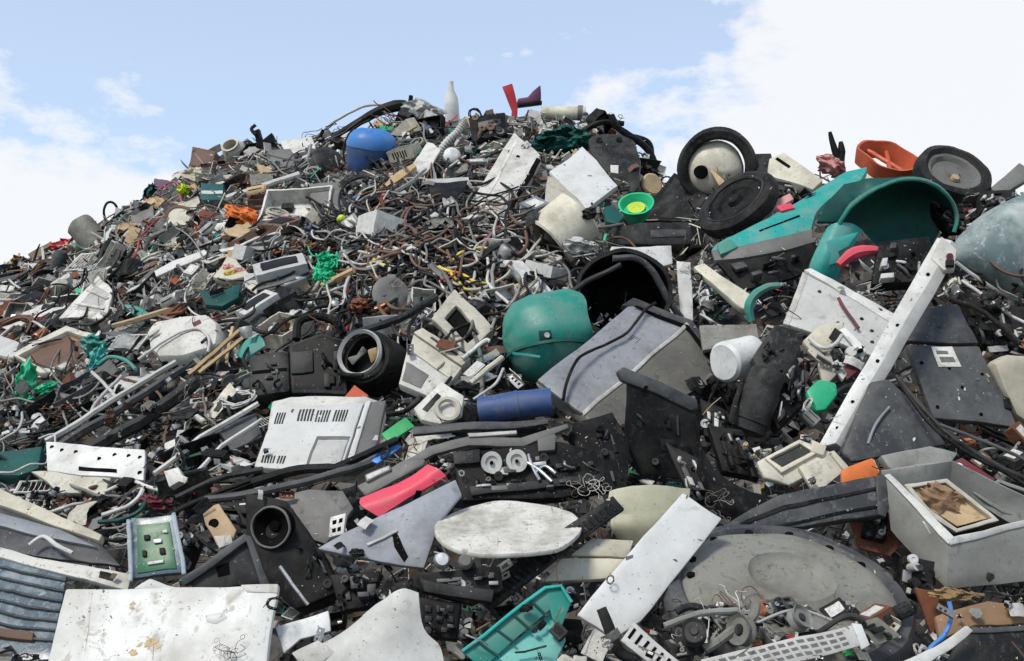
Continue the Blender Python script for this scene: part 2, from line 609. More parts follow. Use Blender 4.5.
    def clutter(s, q, n, mats=('black', 'charcoal', 'slate', 'dull_steel'), seed=1, z=4, size=.16):
        """ribs, bosses, blocks and levers of the thing itself, spread over one of its faces"""
        r = random.Random(seed)
        for k in range(n):
            u, v = r.uniform(.04, .9), r.uniform(.05, .88)
            w, h = r.uniform(.03, size), r.uniform(.04, size * 1.2)
            kind = r.random(); m = r.choice(mats)
            zz = r.uniform(1.5, z * 1.6)
            if kind < .6:
                s.slab('fitting#%d_%d' % (seed, k), subquad(q, u, v, min(.98, u + w), min(.98, v + h), zz), zz + 1.5, m, .5)
            elif kind < .8:
                x, y, z0 = quad_pt(q, u, v)
                rr = r.uniform(2, 5)
                s.lathe('boss#%d_%d' % (seed, k), (x, y, z0 + zz), (r.uniform(-.2, .2), -.35, .9), [(0, 0), (rr * .4, 0), (rr * .45, 1), (rr, 1), (rr * 1.05, 0), (rr, -zz - 1)], m, 14)
            else:
                p0 = quad_pt(q, u, v); p1 = quad_pt(q, min(.97, u + r.uniform(-.2, .3)), min(.97, v + r.uniform(.05, .35)))
                s.tube('lever#%d_%d' % (seed, k), [(p0[0], p0[1], p0[2] + zz), ((p0[0] + p1[0]) / 2 + r.uniform(-4, 4), (p0[1] + p1[1]) / 2, p0[2] + zz + 2), (p1[0], p1[1], p1[2] + 1)], r.uniform(.8, 2), m)
        return s

    def done(s):
        allv = [p for g in s.parts.values() for p in g.v]
        low = min(allv, key=lambda p: p.z)
        cen = sum(allv, Vector()) / len(allv)
        org = Vector((cen.x, cen.y, low.z))
        if s.keep:
            for g in s.parts.values():
                # split into loose hulls per part
                stamp([project(p)[:2] for p in g.v])
        if len(s.parts) == 1:
            part, g = next(iter(s.parts.items()))
            o = bpy.data.objects.new(s.name, to_mesh(s.name, g, org, s.bev[part], sharp=s.shp.get(part, 38), bat=s.bat))
            COL.objects.link(o); o.location = org
            root = o
        else:
            root = bpy.data.objects.new(s.name, None)
            root.empty_display_size = .05
            COL.objects.link(root); root.location = org
            made = {}
            for part, g in s.parts.items():
                nm = part.split('#')[0]
                o = bpy.data.objects.new(nm, to_mesh(nm, g, org, s.bev[part], sharp=s.shp.get(part, 38), bat=s.bat))
                COL.objects.link(o)
                o.parent = made[s.sub[part]] if part in s.sub else root
                made[part] = o
                if part in s.plabel:
                    o['label'] = s.plabel[part]
        root['label'] = s.label; root['category'] = s.cat
        if s.group:
            root['group'] = s.group
        return root


def quad_pt(q, u, v):
    """bilinear point in a quad of (px,py[,z]) : q0 (0,0) q1 (1,0) q2 (1,1) q3 (0,1)"""
    q = [tuple(p) + (0,) * (3 - len(p)) for p in q]
    return tuple((q[0][i] * (1 - u) + q[1][i] * u) * (1 - v) + (q[3][i] * (1 - u) + q[2][i] * u) * v for i in range(3))


def subquad(q, u0, v0, u1, v1, z=0):
    r = [quad_pt(q, u0, v0), quad_pt(q, u1, v0), quad_pt(q, u1, v1), quad_pt(q, u0, v1)]
    return [(a, b, c + z) for a, b, c in r]

# =====================================================================================================
# THE PIECES OF THE HEAP ONE CAN NAME, from the top down (traced outline, own distance, real thickness)
# =====================================================================================================
# ---- far left crest
t = T('metal_box', 'rust-brown square box standing on the left crest against the sky', 'box', (201, 158), .2, .2, short='the rust-brown box on the crest')
t.slab('shell', [(192, 146), (215, 151), (210, 172), (188, 166)], 16, 'brown', 1.0)
t.slab('lid_plate', subquad([(192, 146), (215, 151), (210, 172), (188, 166)], .1, .1, .9, .9, 1), 1.5, 'brown', .3)
t.done()
t = T('cloth_sack', 'small cream sack slumped below the rust-brown box', 'sack', (197, 176), .2)
t.cloth('x', (197, 177, 0), (14.9, 10.0, 7.0), 'cream', 3, 0); t.done()
t = T('clay_pot', 'round cream pot lying on the left crest', 'pot', (235, 150), .2, short='the round cream pot')
t.lathe('x', (235, 152, 0), (-.3, -.5, .8), [(0, -9), (8, -8), (12, -2), (11, 5), (8, 8), (9, 10), (7, 10), (6, 6), (8, -3), (0, -5)], 'cream', 24); t.done()
t = T('fluorescent_tube', 'long white tube lying across the crest left of the blue drum', 'tube', (264, 184), .35, short='the long white tube')
t.tube('x', [(226, 198), (262, 187), (300, 174)], 3.4, 'white'); t.done()
t = T('tool_case', 'small dark teal case with a white stripe on the left crest', 'case', (211, 191), .25, short='the teal striped case')
q = [(200, 182), (223, 183), (224, 200), (201, 199)]
t.slab('shell', q, 14, 'teal_dark', 1); t.slab('stripe', subquad(q, .02, .42, .98, .62, .8), 1, 'white', .2); t.done()
t = T('carrier_bag', 'tiny lime yellow bag caught on the left crest', 'bag', (184, 190), .25)
t.cloth('x', (184, 190, 0), (6.9, 6.2, 5.0), 'lime', 5, 0); t.done()
t = T('toner_cartridge', 'dark purple cartridge on the left skyline', 'cartridge', (162, 184), .15)
t.slab('x', [(153, 177), (168, 180), (173, 187), (160, 193), (154, 188)], 9, 'purple', 1.5); t.done()
t = T('wire_loop', 'upright black wire loop standing on the left skyline', 'wire loop', (111, 211), .1, 0, short='the wire loop on the skyline')
t.tube('x', [(106, 221), (104, 210), (107, 203), (113, 203), (117, 209), (115, 217), (108, 224), (104, 232)], 1.3, 'black'); t.done()
t = T('loop_wire', 'thin crooked wire sticking up from the far left skyline', 'wire', (78, 232), .1, 0)
t.tube('x', [(73, 226), (80, 229), (88, 231)], 1.1, 'charcoal'); t.done()
t = T('orange_rag', 'orange rag bunched up on the left crest', 'rag', (243, 218), .3, short='the orange rag')
t.cloth('x', (243, 219, 0), (17.2, 11.2, 8.0), 'orange', 8, 20); t.done()
t = T('round_tin', 'round cream lid with a brown edge on the left slope', 'lid', (179, 218), .3, short='the round brown-edged lid')
t.lathe('disc', (179, 218, 0), (.15, -.45, .9), [(0, 2), (11, 2), (12, 0), (0, 0)], 'cream', 24)
t.lathe('edge', (179, 218, 0), (.15, -.45, .9), [(11, 3), (14, 3), (14.5, 0), (13.5, -3), (11, -3), (11, 3)], 'brown', 24); t.done()
t = T('gas_canister', 'slate grey canister standing upright on the far left slope', 'canister', (58, 264), .2, 0, short='the slate canister')
t.lathe('shell', (58, 266, 0), (.25, -1, .2), [(0, -15), (6.5, -15), (7.5, -13), (7.5, 11), (5, 15), (0, 16)], 'slate', 20); t.done()
t = T('red_rag', 'red rag draped over the slate canister', 'rag', (62, 246), .28)
t.cloth('x', (63, 246, 0), (13.8, 6.2, 6.0), 'red', 2, -8); t.done()
t = T('paper_bag', 'crumpled paper bag printed in pink and yellow on the left slope', 'bag', (231, 268), .35, short='the pink and yellow paper bag')
t.slab('bag', [(227, 254), (236, 258), (251, 275), (232, 280), (212, 277)], 8, 'cream', 2)
t.blob('print', (228, 266, 2), (6, 4, 3), 'pink', .5, seed=1); t.blob('print', (239, 270, 2), (6, 3, 3), 'pink', .5, seed=2)
t.blob('print', (230, 273, 3), (5, 2.5, 3), 'yellow', .5, seed=4); t.done()
t = T('white_lath', 'long white lath lying on the slope left of the cable tangle', 'lath', (181, 262), .35, short='the long white lath')
t.slab('x', [(154, 271), (203, 248), (207, 252), (157, 277)], 3, 'white', .6); t.done()

# ---- around the blue drum
t = T('plastic_drum', 'crumpled blue drum with a sky blue top near the peak', 'drum', (372, 150), .45, 0, short='the crumpled blue drum')
t.lathe('shell', (371, 150, 0), (.12, -1, .35), [(0, -28), (17, -27), (22, -20), (23.5, -2), (23.5, 5), (20, 6)], 'blue', 36, wob=1.5, seed=3)
t.lathe('lid', (371, 150, 0), (.12, -1, .35), [(21, 3), (24, 4), (24, 7), (22, 13), (19, 17), (12, 20), (0, 21)], 'sky_blue', 36, wob=1.5, seed=3); t.done()
t = T('machine_boom', 'thick twisted black arm arching over the blue drum', 'arm', (375, 116), .3, 0, short='the black arm above the blue drum')
t.tube('rod', [(333, 138), (350, 127), (376, 113), (396, 106), (408, 104)], [3, 3.5, 5, 6, 4], 'black')
t.tube('hook', [(398, 106), (407, 110), (411, 103), (412, 95)], [3, 3, 2.5, 2], 'black'); t.done()
for i, p in enumerate([[(309, 146), (326, 128), (352, 112), (372, 105), (398, 105)], [(312, 153), (328, 141), (345, 133), (362, 120)],
                       [(311, 145), (309, 155), (304, 168), (308, 180)], [(346, 175), (344, 150), (352, 131), (371, 119)]]):
    t = T('bent_wire', ['thin pale wire arching up to the black arm', 'thin charcoal wire running under the pale wire arch',
                        'bent pale wire hanging down beside the long white tube', 'dark wire hooped round the blue drum'][i], 'wire', p[1], .3, 0, keep=False)
    t.tube('x', p, [1.3, 1.2, 1.6, 1.2][i], ['pale_grey', 'charcoal', 'pale_grey', 'black'][i]); t.done()
t = T('bottle_stopper', 'round white cap lying beside the ribbed hose', 'cap', (451, 156), .45, short='the round white cap')
t.lathe('x', (451, 156, 0), (.1, -.2, 1), [(0, 3), (6, 3), (8.5, 1), (8.5, -4), (0, -4)], 'white_clean', 22); t.done()
t = T('shallow_tray', 'dark shallow tray with a pale rim below the ribbed hose', 'tray', (447, 188), .6, short='the dark shallow tray')
t.slab('pan', [(426, 182), (467, 181), (462, 198), (434, 199)], 10, 'black', 1)
t.slab('rim', [(424, 178), (468, 177), (468, 181), (425, 182)], 7, 'pale_grey', .5); t.done()
t = T('ribbed_hose', 'pale ribbed hose looping down from the peak', 'hose', (444, 150), .5, 0, short='the pale ribbed hose')
g = t.g('x'); path = crom(t.P([(465, 120), (457, 132), (443, 146), (438, 162), (443, 176), (452, 181)]), 12)
g.tube(path, [(4.2 if k % 2 else 3.3) * t.s for k in range(len(path))], 'pale_grey', 10); t.done()
t = T('wood_splinter', 'split yellow timber splinter right of the blue drum', 'timber', (400, 175), .45, short='the yellow timber splinter')
t.slab('x', [(381, 187), (398, 173), (414, 163), (417, 166), (402, 180), (386, 190)], 4, 'wood', .6); t.done()
t = T('torn_sheet', 'torn white sheet between the blue drum and the ribbed hose', 'sheet', (420, 164), .42)
t.slab('x', [(427, 141), (433, 143), (440, 150), (428, 170), (410, 182), (404, 176)], 3, 'white_dirty', .7); t.done()
t = T('cement_sack', 'dented grey carton below the blue drum', 'carton', (325, 197), .4, .3, short='the dented grey carton')
t.slab('x', [(308, 183), (338, 181), (349, 212), (311, 216)], 20, 'mid_grey', 3); t.done()
t = T('netting_bunch', 'bunch of bright green netting on the middle slope', 'netting', (326, 270), .5, short='the bright green netting')
for k in range(5):
    t.cloth('net#%d' % k, (326 + [0, -5, 5, 3, -2][k], 270 + [0, 7, -8, 9, -10][k], k), (8, 8, 7), 'bright_green', 3 + k * 5, 40 * k)
rr = random.Random(9)
for k in range(10):
    x, y = 326 + rr.uniform(-11, 11), 270 + rr.uniform(-15, 15)
    t.tube('strand#%d' % k, [(x, y, 4), (x + rr.uniform(-9, 9), y + rr.uniform(-8, 8), 8), (x + rr.uniform(-12, 12), y + rr.uniform(-12, 12), 3)], .8, 'bright_green')
t.done()
t = T('tennis_ball', 'small lime ball below the dented carton', 'ball', (342, 219), .4)
t.blob('x', (342, 219, 0), (4.5, 4.5, 4.5), 'lime', .1, seed=4); t.done()
t = T('plastic_bottle', 'pale cloudy bottle standing upright on the peak', 'bottle', (452, 101), .1, 0, short='the pale bottle on the peak')
t.lathe('x', (452, 104, 0), (-.05, -1, .1), [(0, -22), (7, -22), (8, -18), (7.5, -2), (6.5, 6), (3, 14), (2.5, 22), (0, 22)], 'white_clean', 20); t.done()
t = T('red_strap', 'torn red strap standing up on the peak', 'strap', (511, 106), .1, 0, short='the red strap on the peak')
t.slab('x', [(502, 87), (512, 83), (515, 93), (518, 106), (517, 128), (511, 128), (512, 110), (506, 97)], 3, 'red', .7); t.done()
t = T('work_boot', 'dark boot lying beside the red strap on the peak', 'boot', (530, 98), .1, 0)
t.slab('upper', [(533, 90), (540, 84), (541, 100), (530, 104), (517, 104), (518, 99), (528, 97)], 8, 'purple', 1.5)
t.slab('sole', [(516, 104), (542, 100), (542, 103), (516, 107)], 9, 'black', .5); t.done()
t = T('foam_roll', 'beige roll lying along the peak right of the red strap', 'roll', (566, 113), .2, .2, short='the beige roll')
t.tube('x', [(540, 113), (562, 113), (586, 114)], 7, 'cream', False, 14); t.tube('cap', [(578, 113.5), (583, 113.7)], 7.6, 'mid_grey', False, 14); t.done()
t = T('teal_tarp', 'crumpled dark teal tarpaulin under the beige roll', 'tarpaulin', (560, 141), .25, short='the teal tarpaulin at the peak')
t.cloth('x', (560, 141, 0), (29.9, 12.5, 12.0), 'teal_dark', 7, -10); t.done()
t = T('appliance_cover', 'large white appliance cover with a dark slot leaning near the peak', 'appliance cover', (508, 175), .55, .5, short='the slotted white appliance cover')
q = [(515, 132), (541, 154), (506, 216), (471, 200)]
t.slab('shell', q, 12, 'white_dirty', 1.2)
t.slab('slot', [(537, 157, .8), (541, 160, .8), (513, 207, .8), (508, 206, .8)], 1, 'hole', .2)
t.slab('rim', [(471, 200), (506, 216), (507, 222), (470, 206)], 10, 'beige', .8)
t.slab('screw', [(510, 150, 1), (513, 151, 1), (512, 154, 1), (509, 153, 1)], 1, 'hole', .2); t.slab('screw', [(518, 155, 1), (521, 156, 1), (520, 158, 1), (517, 157, 1)], 1, 'hole', .2)
t.slab('ridge', [(517, 140, 1.4), (519, 141.5, 1.4), (486, 199, 1.4), (484, 198, 1.4)], 2, 'white_dirty', .3); t.done()
t = T('white_sheet', 'plain white square sheet of metal left of the charcoal screen back', 'metal sheet', (584, 178), .6, .5, short='the plain white square sheet')
t.slab('x', [(550, 171), (583, 146), (618, 186), (586, 210)], 6, 'white_clean', .9); t.done()
t = T('grey_carton', 'dusty beige carton tucked under the plain white square sheet', 'carton', (562, 197), .5)
t.slab('x', [(547, 176), (557, 178), (585, 209), (560, 214), (545, 200)], 14, 'beige', 1); t.done()
t = T('screen_cover', 'charcoal rounded screen back with a white sticker on the peak', 'screen back', (614, 160), .45, .3, short='the charcoal screen back')
t.slab('shell', [(588, 138), (600, 133), (622, 133), (635, 139), (641, 160), (640, 190), (630, 197), (618, 184), (590, 152)], 12, 'charcoal', 2.5)
t.slab('sticker', [(611, 165, 1), (619, 165, 1), (619, 173, 1), (611, 172, 1)], .8, 'white', .1)
t.lathe('boss', (599, 141, 1), (0, -.2, 1), [(0, 2), (3, 2), (3.5, 0)], 'black', 12); t.lathe('boss#2', (620, 140, 1), (0, -.2, 1), [(0, 2), (3, 2), (3.5, 0)], 'black', 12); t.done()
for i, p in enumerate([[(548, 158), (566, 148), (588, 128), (606, 122), (624, 124)], [(611, 116), (618, 128), (634, 139), (648, 150), (655, 163)],
                       [(553, 150), (580, 137), (600, 119), (612, 118), (622, 130)], [(630, 137), (645, 141), (652, 150), (651, 166), (640, 172)]]):
    t = T('rubber_hose', ['thick black hose climbing from the teal tarpaulin to the peak', 'black hose dropping over the right shoulder of the charcoal screen back',
                          'thinner black hose doubled behind the thick peak hose', 'short black hose curled right of the charcoal screen back'][i], 'hose', p[2], .5, 0, keep=False)
    t.tube('x', p, [3, 3.4, 2, 3][i], 'black'); t.done()
t = T('tan_disc', 'round tan disc right of the charcoal screen back', 'disc', (652, 184), .4, short='the round tan disc')
t.lathe('x', (652, 184, 0), (.3, -.25, .9), [(0, 2), (10, 2), (12, 0), (12, -3), (0, -3)], 'tan', 26); t.done()
t = T('paint_tub', 'green tub with dried yellow paint inside', 'tub', (636, 208), .5, short='the green paint tub')
t.lathe('tub', (636, 208, 0), (-.15, -.7, .7), [(0, -12), (11, -12), (17, 4), (18, 5), (16, 5), (12, -3), (0, -4)], 'bright_green', 28)
t.lathe('paint', (636, 207, 1), (-.15, -.7, .7), [(0, -1), (9, -1), (8, -3.5)], 'lime', 20); t.done()
t = T('teal_lump', 'small dark teal casing beside the green paint tub', 'casing', (614, 214), .5)
t.slab('x', [(604, 205), (616, 204), (626, 214), (618, 223), (606, 220)], 10, 'teal_dark', 2); t.done()
t = T('cream_housing', 'cream rounded housing on its side below the plain white square sheet', 'housing', (564, 232), .55, .2, short='the cream rounded housing')
t.lathe('shell', (563, 230, -6), (-.74, .64, .2), [(0, -26), (22, -26), (29, -22), (30, 20), (28, 22), (25, 20), (24, -14), (0, -16)], 'cream', 32, wob=1.5, seed=4)
t.lathe('core', (555, 240, -2), (-.74, .64, .2), [(0, 9), (10, 9), (13, 4), (22, 2)], 'charcoal', 18); t.done()
t = T('torn_bag', 'scrap of torn white bag below the cream rounded housing', 'bag', (583, 247), .7)
t.cloth('x', (580, 247, 4), (17.2, 8.8, 7.0), 'white', 11, 10); t.done()

# ---- the vacuum and mower group
t = T('speaker_crate', 'black crate lying askew between the green paint tub and the cream wheel', 'crate', (675, 199), .5, .4, short='the black crate')
t.slab('shell', [(638, 219), (673, 172), (711, 197), (694, 222)], 24, 'black', 1)
t.slab('cloth', subquad([(638, 219), (673, 172), (711, 197), (694, 222)], .08, .1, .92, .9, 1), 1, 'rubber', .3); t.done()
t = T('vacuum_cleaner', 'cream vacuum cleaner body with a black wheel on the ridge', 'vacuum cleaner', (716, 166), .4, .2, short='the cream vacuum cleaner')
t.lathe('tyre', (717, 166, -2), (-.22, .28, .93), [(27, 5), (30, 9), (36, 9), (39, 2), (38, -14), (31, -14), (28, -4), (27, 5)], 'rubber', 44)
t.lathe('shell', (713, 170, 0), (-.3, .2, .93), [(0, 12), (12, 11), (20, 7), (27, 0), (29, -8), (27, -14), (0, -16)], 'cream', 36, wob=1.2)
t.lathe('socket', (701, 172, 15), (-.35, .1, .92), [(0, 1.5), (6, 1.5), (7, -2)], 'hole', 20)
t.slab('catch', [(709, 168, 14), (716, 172, 14), (726, 183, 12), (718, 185, 12)], 5, 'tan', 1); t.done()
t = T('mower_tyre', 'large black wheel leaning against the teal mower deck', 'wheel', (738, 204), .65, 0, short='the leaning black wheel')
ax = (-.60, -.64, .47)
t.lathe('tyre', (738, 204, 0), ax, [(30, 7), (36, 9), (42, 6), (44, 0), (42, -7), (30, -7), (30, 7)], 'rubber', 44)
t.lathe('disc', (738, 204, 0), ax, [(0, 9), (6, 9), (8, 4), (18, 3), (20, 5), (31, 6), (31, -4), (0, -4)], 'black', 44)
t.lathe('rim', (738, 204, 0), ax, [(30, 7.5), (31.5, 8.8), (33, 8.6), (31, 6)], 'charcoal', 44); t.done()
t = T('moulded_bar', 'long charcoal moulded beam below the black crate', 'beam', (656, 234), .7, .3, short='the charcoal moulded beam')
t.slab('shell', [(611, 226), (640, 222), (690, 221), (703, 226), (702, 243), (660, 245), (612, 244)], 16, 'charcoal', 2.5)
t.slab('groove', [(650, 230, 1), (686, 229, 1), (686, 236, 1), (650, 238, 1)], 1.5, 'slate', .5)
t.slab('clip', [(690, 223, 3), (706, 224, 3), (708, 246, 3), (692, 247, 3)], 12, 'black', 1.5); t.done()
t = T('white_plate', 'white plate under the charcoal moulded beam', 'plate', (641, 257), .65, .4)
t.slab('x', [(612, 247), (672, 246), (674, 264), (640, 268), (616, 266)], 5, 'white', .8); t.done()
t = T('plastic_bin', 'big black bin lying open above the metal television', 'bin', (625, 290), .7, 0, short='the big open black bin')
t.lathe('shell', (624, 296, -8), (-.12, -.3, .93), [(0, -60), (36, -58), (45, 4), (48, 6), (48, 9), (44, 9), (36, -50), (0, -52)], 'black', 40, wob=3, seed=9)
t.lathe('inner_layer', (624, 296, -8), (-.12, -.3, .93), [(43, 4), (35.5, -49), (0, -51)], 'hole', 40, wob=3, seed=9)  # near-black skin added to paint the shade inside the bin
t.tube('strap', [(573, 291, 18), (590, 279, 20), (608, 270, 20), (620, 264, 18)], 2.6, 'charcoal')
t.tube('lip', [(612, 258, 4), (634, 258, 4), (652, 270, 4), (664, 290, 4), (674, 308, 4), (682, 318, 2)], 3.4, 'slate'); t.done()
t = T('lawn_mower', 'teal lawn mower deck with a grey stripe and black skirt', 'lawn mower', (775, 235), .75, .5, short='the teal mower deck')
t.sheet('deck', [[(800, 201, -20), (822, 186, -18), (846, 172, -16), (866, 168, -14)], [(760, 222, -2), (790, 208, 0), (822, 197, 0), (860, 180, -6)],
                 [(720, 241, 6), (760, 230, 8), (794, 219, 8), (822, 206, 4)], [(711, 250, 4), (750, 244, 9), (786, 236, 9), (812, 230, 4)]], 'cyan_plastic', 5)
t.sheet('stripe', [[(711, 250, 5), (750, 244, 10), (786, 236, 10), (813, 229, 5)], [(713, 255, 3), (752, 251, 9), (788, 243, 9), (813, 236, 4)], [(715, 260, 0), (752, 256, 6), (788, 249, 6), (813, 242, 1)]], 'mid_grey', 4)
t.sheet('skirt', [[(714, 259, -2), (752, 255, 5), (788, 248, 5), (816, 241, 0)], [(726, 272, -10), (758, 268, -4), (792, 260, -4), (818, 254, -8)], [(742, 290, -20), (766, 286, -16), (796, 276, -16), (822, 266, -18)]], 'black', 4)
t.slab('panel_gap', [(758, 231, 9), (800, 215, 9), (801, 216.2, 9), (759, 232.4, 9)], 1, 'hole', 0)
t.slab('grass_flap', [(716, 244, 10), (730, 238, 11), (738, 246, 11), (720, 254, 10)], 4, 'teal', 1)
t.clutter([(722, 262, 0), (806, 244, 0), (806, 262, 0), (748, 284, 0)], 12, ('black', 'charcoal', 'black', 'slate'), 21, 8, .2)
t.slab('latch', [(776, 206, 6), (790, 202, 6), (795, 207, 6), (781, 211, 6)], 4, 'pink_red', .8)
t.done()
t = T('foam_block', 'white cream slab leaning on the ridge behind the teal mower deck', 'slab', (793, 171), .35, .3, short='the white slab on the ridge')
t.slab('slab', [(770, 157), (784, 151), (823, 180), (812, 190), (768, 175)], 12, 'cream', 1.5)
t.slab('slit', [(776, 158, 1), (778, 156, 1), (792, 166, 1), (790, 168, 1)], 1, 'hole', .2); t.done()
t = T('black_carton', 'small black crate on the ridge behind the cream vacuum cleaner', 'crate', (763, 163), .2, .2)
t.slab('x', [(748, 153), (772, 152), (775, 176), (752, 180)], 12, 'charcoal', 1); t.done()
t = T('charred_stick', 'black forked stick pointing up from the right ridge', 'stick', (833, 150), .2, 0, short='the black forked stick')
t.tube('x', [(841, 168), (834, 150), (829, 132)], [3, 3.4, 1.8], 'black'); t.tube('x', [(840, 166), (841, 152), (840, 142)], [3, 4, 2], 'black'); t.done()
t = T('pink_rag', 'faded pink rag at the foot of the black forked stick', 'rag', (830, 166), .3)
t.cloth('x', (833, 166, 0), (17.2, 8.8, 8.0), 'pink', 3, 20); t.done()
t = T('plastic_basket', 'orange red ring-shaped basket on the right ridge', 'basket', (888, 163), .35, 0, short='the orange ring basket')
ax = (.18, -.80, .57)
t.lathe('band', (888, 163, 0), ax, [(30, -8), (34, 9), (31.5, 9), (27, -8), (30, -8)], 'orange_red', 40, wob=3, seed=5)
for k in range(2):
    a = .5 + k * .8
    c, A = t.pt(888, 163), t.vec(*ax).normalized(); u = A.orthogonal().normalized(); w = A.cross(u)
    e = u * math.cos(a) + w * math.sin(a)
    t.g('spoke#%d' % k).tube([c - e * 29 * t.s, c + e * 29 * t.s], 2.2 * t.s, 'orange_red', 8)
t.done()
t = T('trolley_tyre', 'large black tyre with a dusty grey hub on the right ridge', 'wheel', (952, 176), .4, 0, short='the tyre with a grey hub')
ax = (.08, -.62, .78)
t.lathe('tyre', (952, 176, 0), ax, [(26, 6), (30, 10), (36, 8), (38, 0), (36, -9), (26, -8), (26, 6)], 'rubber', 44)
t.lathe('hub', (952, 176, 0), ax, [(0, 5), (6, 5), (8, 2), (20, 1), (23, 5), (27, 6), (27, -6), (0, -6)], 'mid_grey', 40)
t.lathe('bearing', (955, 179, 6), ax, [(0, 3), (4, 3), (5, 0)], 'tan', 14); t.done()
t = T('grey_plank', 'grey plank jutting up at the right end of the ridge', 'plank', (1008, 178), .3, .3)
t.slab('x', [(990, 188), (1020, 163), (1028, 168), (1028, 180), (1000, 196)], 8, 'mid_grey', 1); t.done()
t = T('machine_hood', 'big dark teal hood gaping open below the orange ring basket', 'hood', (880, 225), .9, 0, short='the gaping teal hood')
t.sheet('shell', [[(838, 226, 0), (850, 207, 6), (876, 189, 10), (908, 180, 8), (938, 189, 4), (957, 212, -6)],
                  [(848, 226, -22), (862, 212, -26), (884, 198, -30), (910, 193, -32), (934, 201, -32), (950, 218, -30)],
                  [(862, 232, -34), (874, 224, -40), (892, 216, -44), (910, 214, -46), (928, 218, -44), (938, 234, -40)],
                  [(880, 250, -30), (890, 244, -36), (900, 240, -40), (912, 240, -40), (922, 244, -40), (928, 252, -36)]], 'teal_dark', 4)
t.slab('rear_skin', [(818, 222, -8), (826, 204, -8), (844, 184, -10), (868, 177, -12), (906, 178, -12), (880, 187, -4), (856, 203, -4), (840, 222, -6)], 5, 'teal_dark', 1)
t.slab('torn_flap', [(826, 240, 12), (858, 231, 14), (848, 246, 14), (838, 252, 13), (842, 262, 13), (828, 266, 12)], 2.5, 'cyan_plastic', .6)
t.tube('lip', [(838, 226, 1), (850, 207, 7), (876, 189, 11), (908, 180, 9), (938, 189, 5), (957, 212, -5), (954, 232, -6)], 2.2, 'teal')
t.sheet('arm', [[(829, 226, -6), (838, 222, 2), (852, 223, 0), (862, 230, -8)], [(819, 243, 2), (830, 240, 10), (844, 242, 8), (852, 248, 0)],
                [(810, 262, 4), (822, 262, 12), (834, 264, 10), (842, 266, 2)], [(807, 276, 2), (816, 279, 8), (828, 281, 6), (838, 281, 0)]], 'cyan_plastic', 3)
t.done()
t = T('red_grip', 'curved red handle under the gaping teal hood', 'handle', (858, 257), 1.0, 0, short='the curved red handle')
t.tube('x', [(838, 266), (848, 257), (862, 252), (884, 251)], [4, 6, 6, 3.5], 'pink_red'); t.done()
t = T('red_cover', 'small red cover inside the left edge of the gaping teal hood', 'cover', (831, 208), .95)
t.slab('x', [(822, 204), (836, 201), (844, 206), (838, 214), (824, 213)], 6, 'pink_red', 1.5); t.done()
t = T('red_stub', 'pale pink stub peeping over the teal mower deck', 'stub', (783, 200), .8)
t.slab('x', [(764, 211), (770, 203), (790, 192), (794, 198), (780, 207)], 5, 'pink', 1); t.done()
t = T('acrylic_dome', 'dusty grey-teal dome at the right edge', 'dome', (1006, 247), .9, 0, short='the dusty dome at the right edge')
t.sheet('shell', [[(958, 236, -14), (976, 218, -10), (1000, 203, -12), (1036, 188, -20)], [(954, 246, 0), (976, 228, 10), (1004, 214, 12), (1040, 206, 4)], [(956, 258, 4), (980, 250, 20), (1008, 244, 26), (1042, 240, 18)], [(966, 268, 2), (988, 272, 16), (1012, 278, 22), (1044, 282, 14)], [(978, 278, -8), (998, 288, 2), (1016, 296, 6), (1044, 304, 0)]], 'frost', 4)
t.tube('lip', [(957, 262, 8), (975, 276, 8), (1000, 292, 8), (1030, 304, 6)], 2, 'white')
t.slab('rivet', [(1006, 240, 14), (1012, 240, 14), (1012, 245, 14), (1006, 245, 14)], 3, 'black', .8); t.slab('rivet', [(1016, 237, 12), (1022, 238, 12), (1021, 243, 12), (1016, 242, 12)], 3, 'black', .8); t.done()

# ---- middle left
t = T('cistern', 'white oval cistern with a red mark lying on the left slope', 'cistern', (181, 335), .45, .5, short='the white oval cistern')
t.slab('shell', [(146, 331), (152, 319), (175, 315), (206, 311), (216, 320), (215, 341), (206, 347), (180, 356), (158, 357), (148, 347)], 26, 'white_dirty', 7)
t.slab('mark', [(191, 323, 1), (200, 319, 1), (201, 323, 1), (193, 327, 1)], 1, 'dark_red', .2)
t.tube('pipe', [(140, 360, 6), (165, 342, 8), (186, 330, 6), (200, 330, 5), (208, 340, 5), (208, 352, 3)], 1.5, 'pale_grey'); t.done()
t = T('teal_tray', 'dark teal tray on the slope above the pale wooden slats', 'tray', (219, 297), .4, short='the dark teal tray')
t.slab('x', [(199, 289), (222, 291), (241, 284), (238, 297), (222, 306), (205, 304)], 6, 'teal_dark', 1); t.done()
t = T('teal_strip', 'narrow teal strip pointing at the white oval cistern', 'strip', (139, 310), .4)
t.slab('x', [(124, 303), (132, 304), (154, 315), (150, 319), (130, 313)], 5, 'teal', 1); t.done()
t = T('lattice_crate', 'white lattice crate with a grey mesh infill on the left slope', 'crate', (86, 302), .4, .5, short='the white lattice crate')
o = [(58, 318), (99, 276), (112, 290), (108, 318)]
t.frame('rails', o, subquad(o, .2, .2, .82, .82), 6, 'white_dirty', .8)
t.slab('infill', subquad(o, .18, .18, .84, .84, -3), 2, 'pale_grey', .3)
for k in (1, 2):
    a, b = quad_pt(o, k / 3, .1), quad_pt(o, k / 3, .9)
    t.tube('bar#%d' % k, [a, b], 1.6, 'white_dirty', False)
t.done()
t = T('open_case', 'open black case with a cream rim at the left edge', 'case', (52, 350), .3, .5, short='the open black case')
q = [(12, 354), (66, 325), (100, 336), (88, 368), (40, 372)]
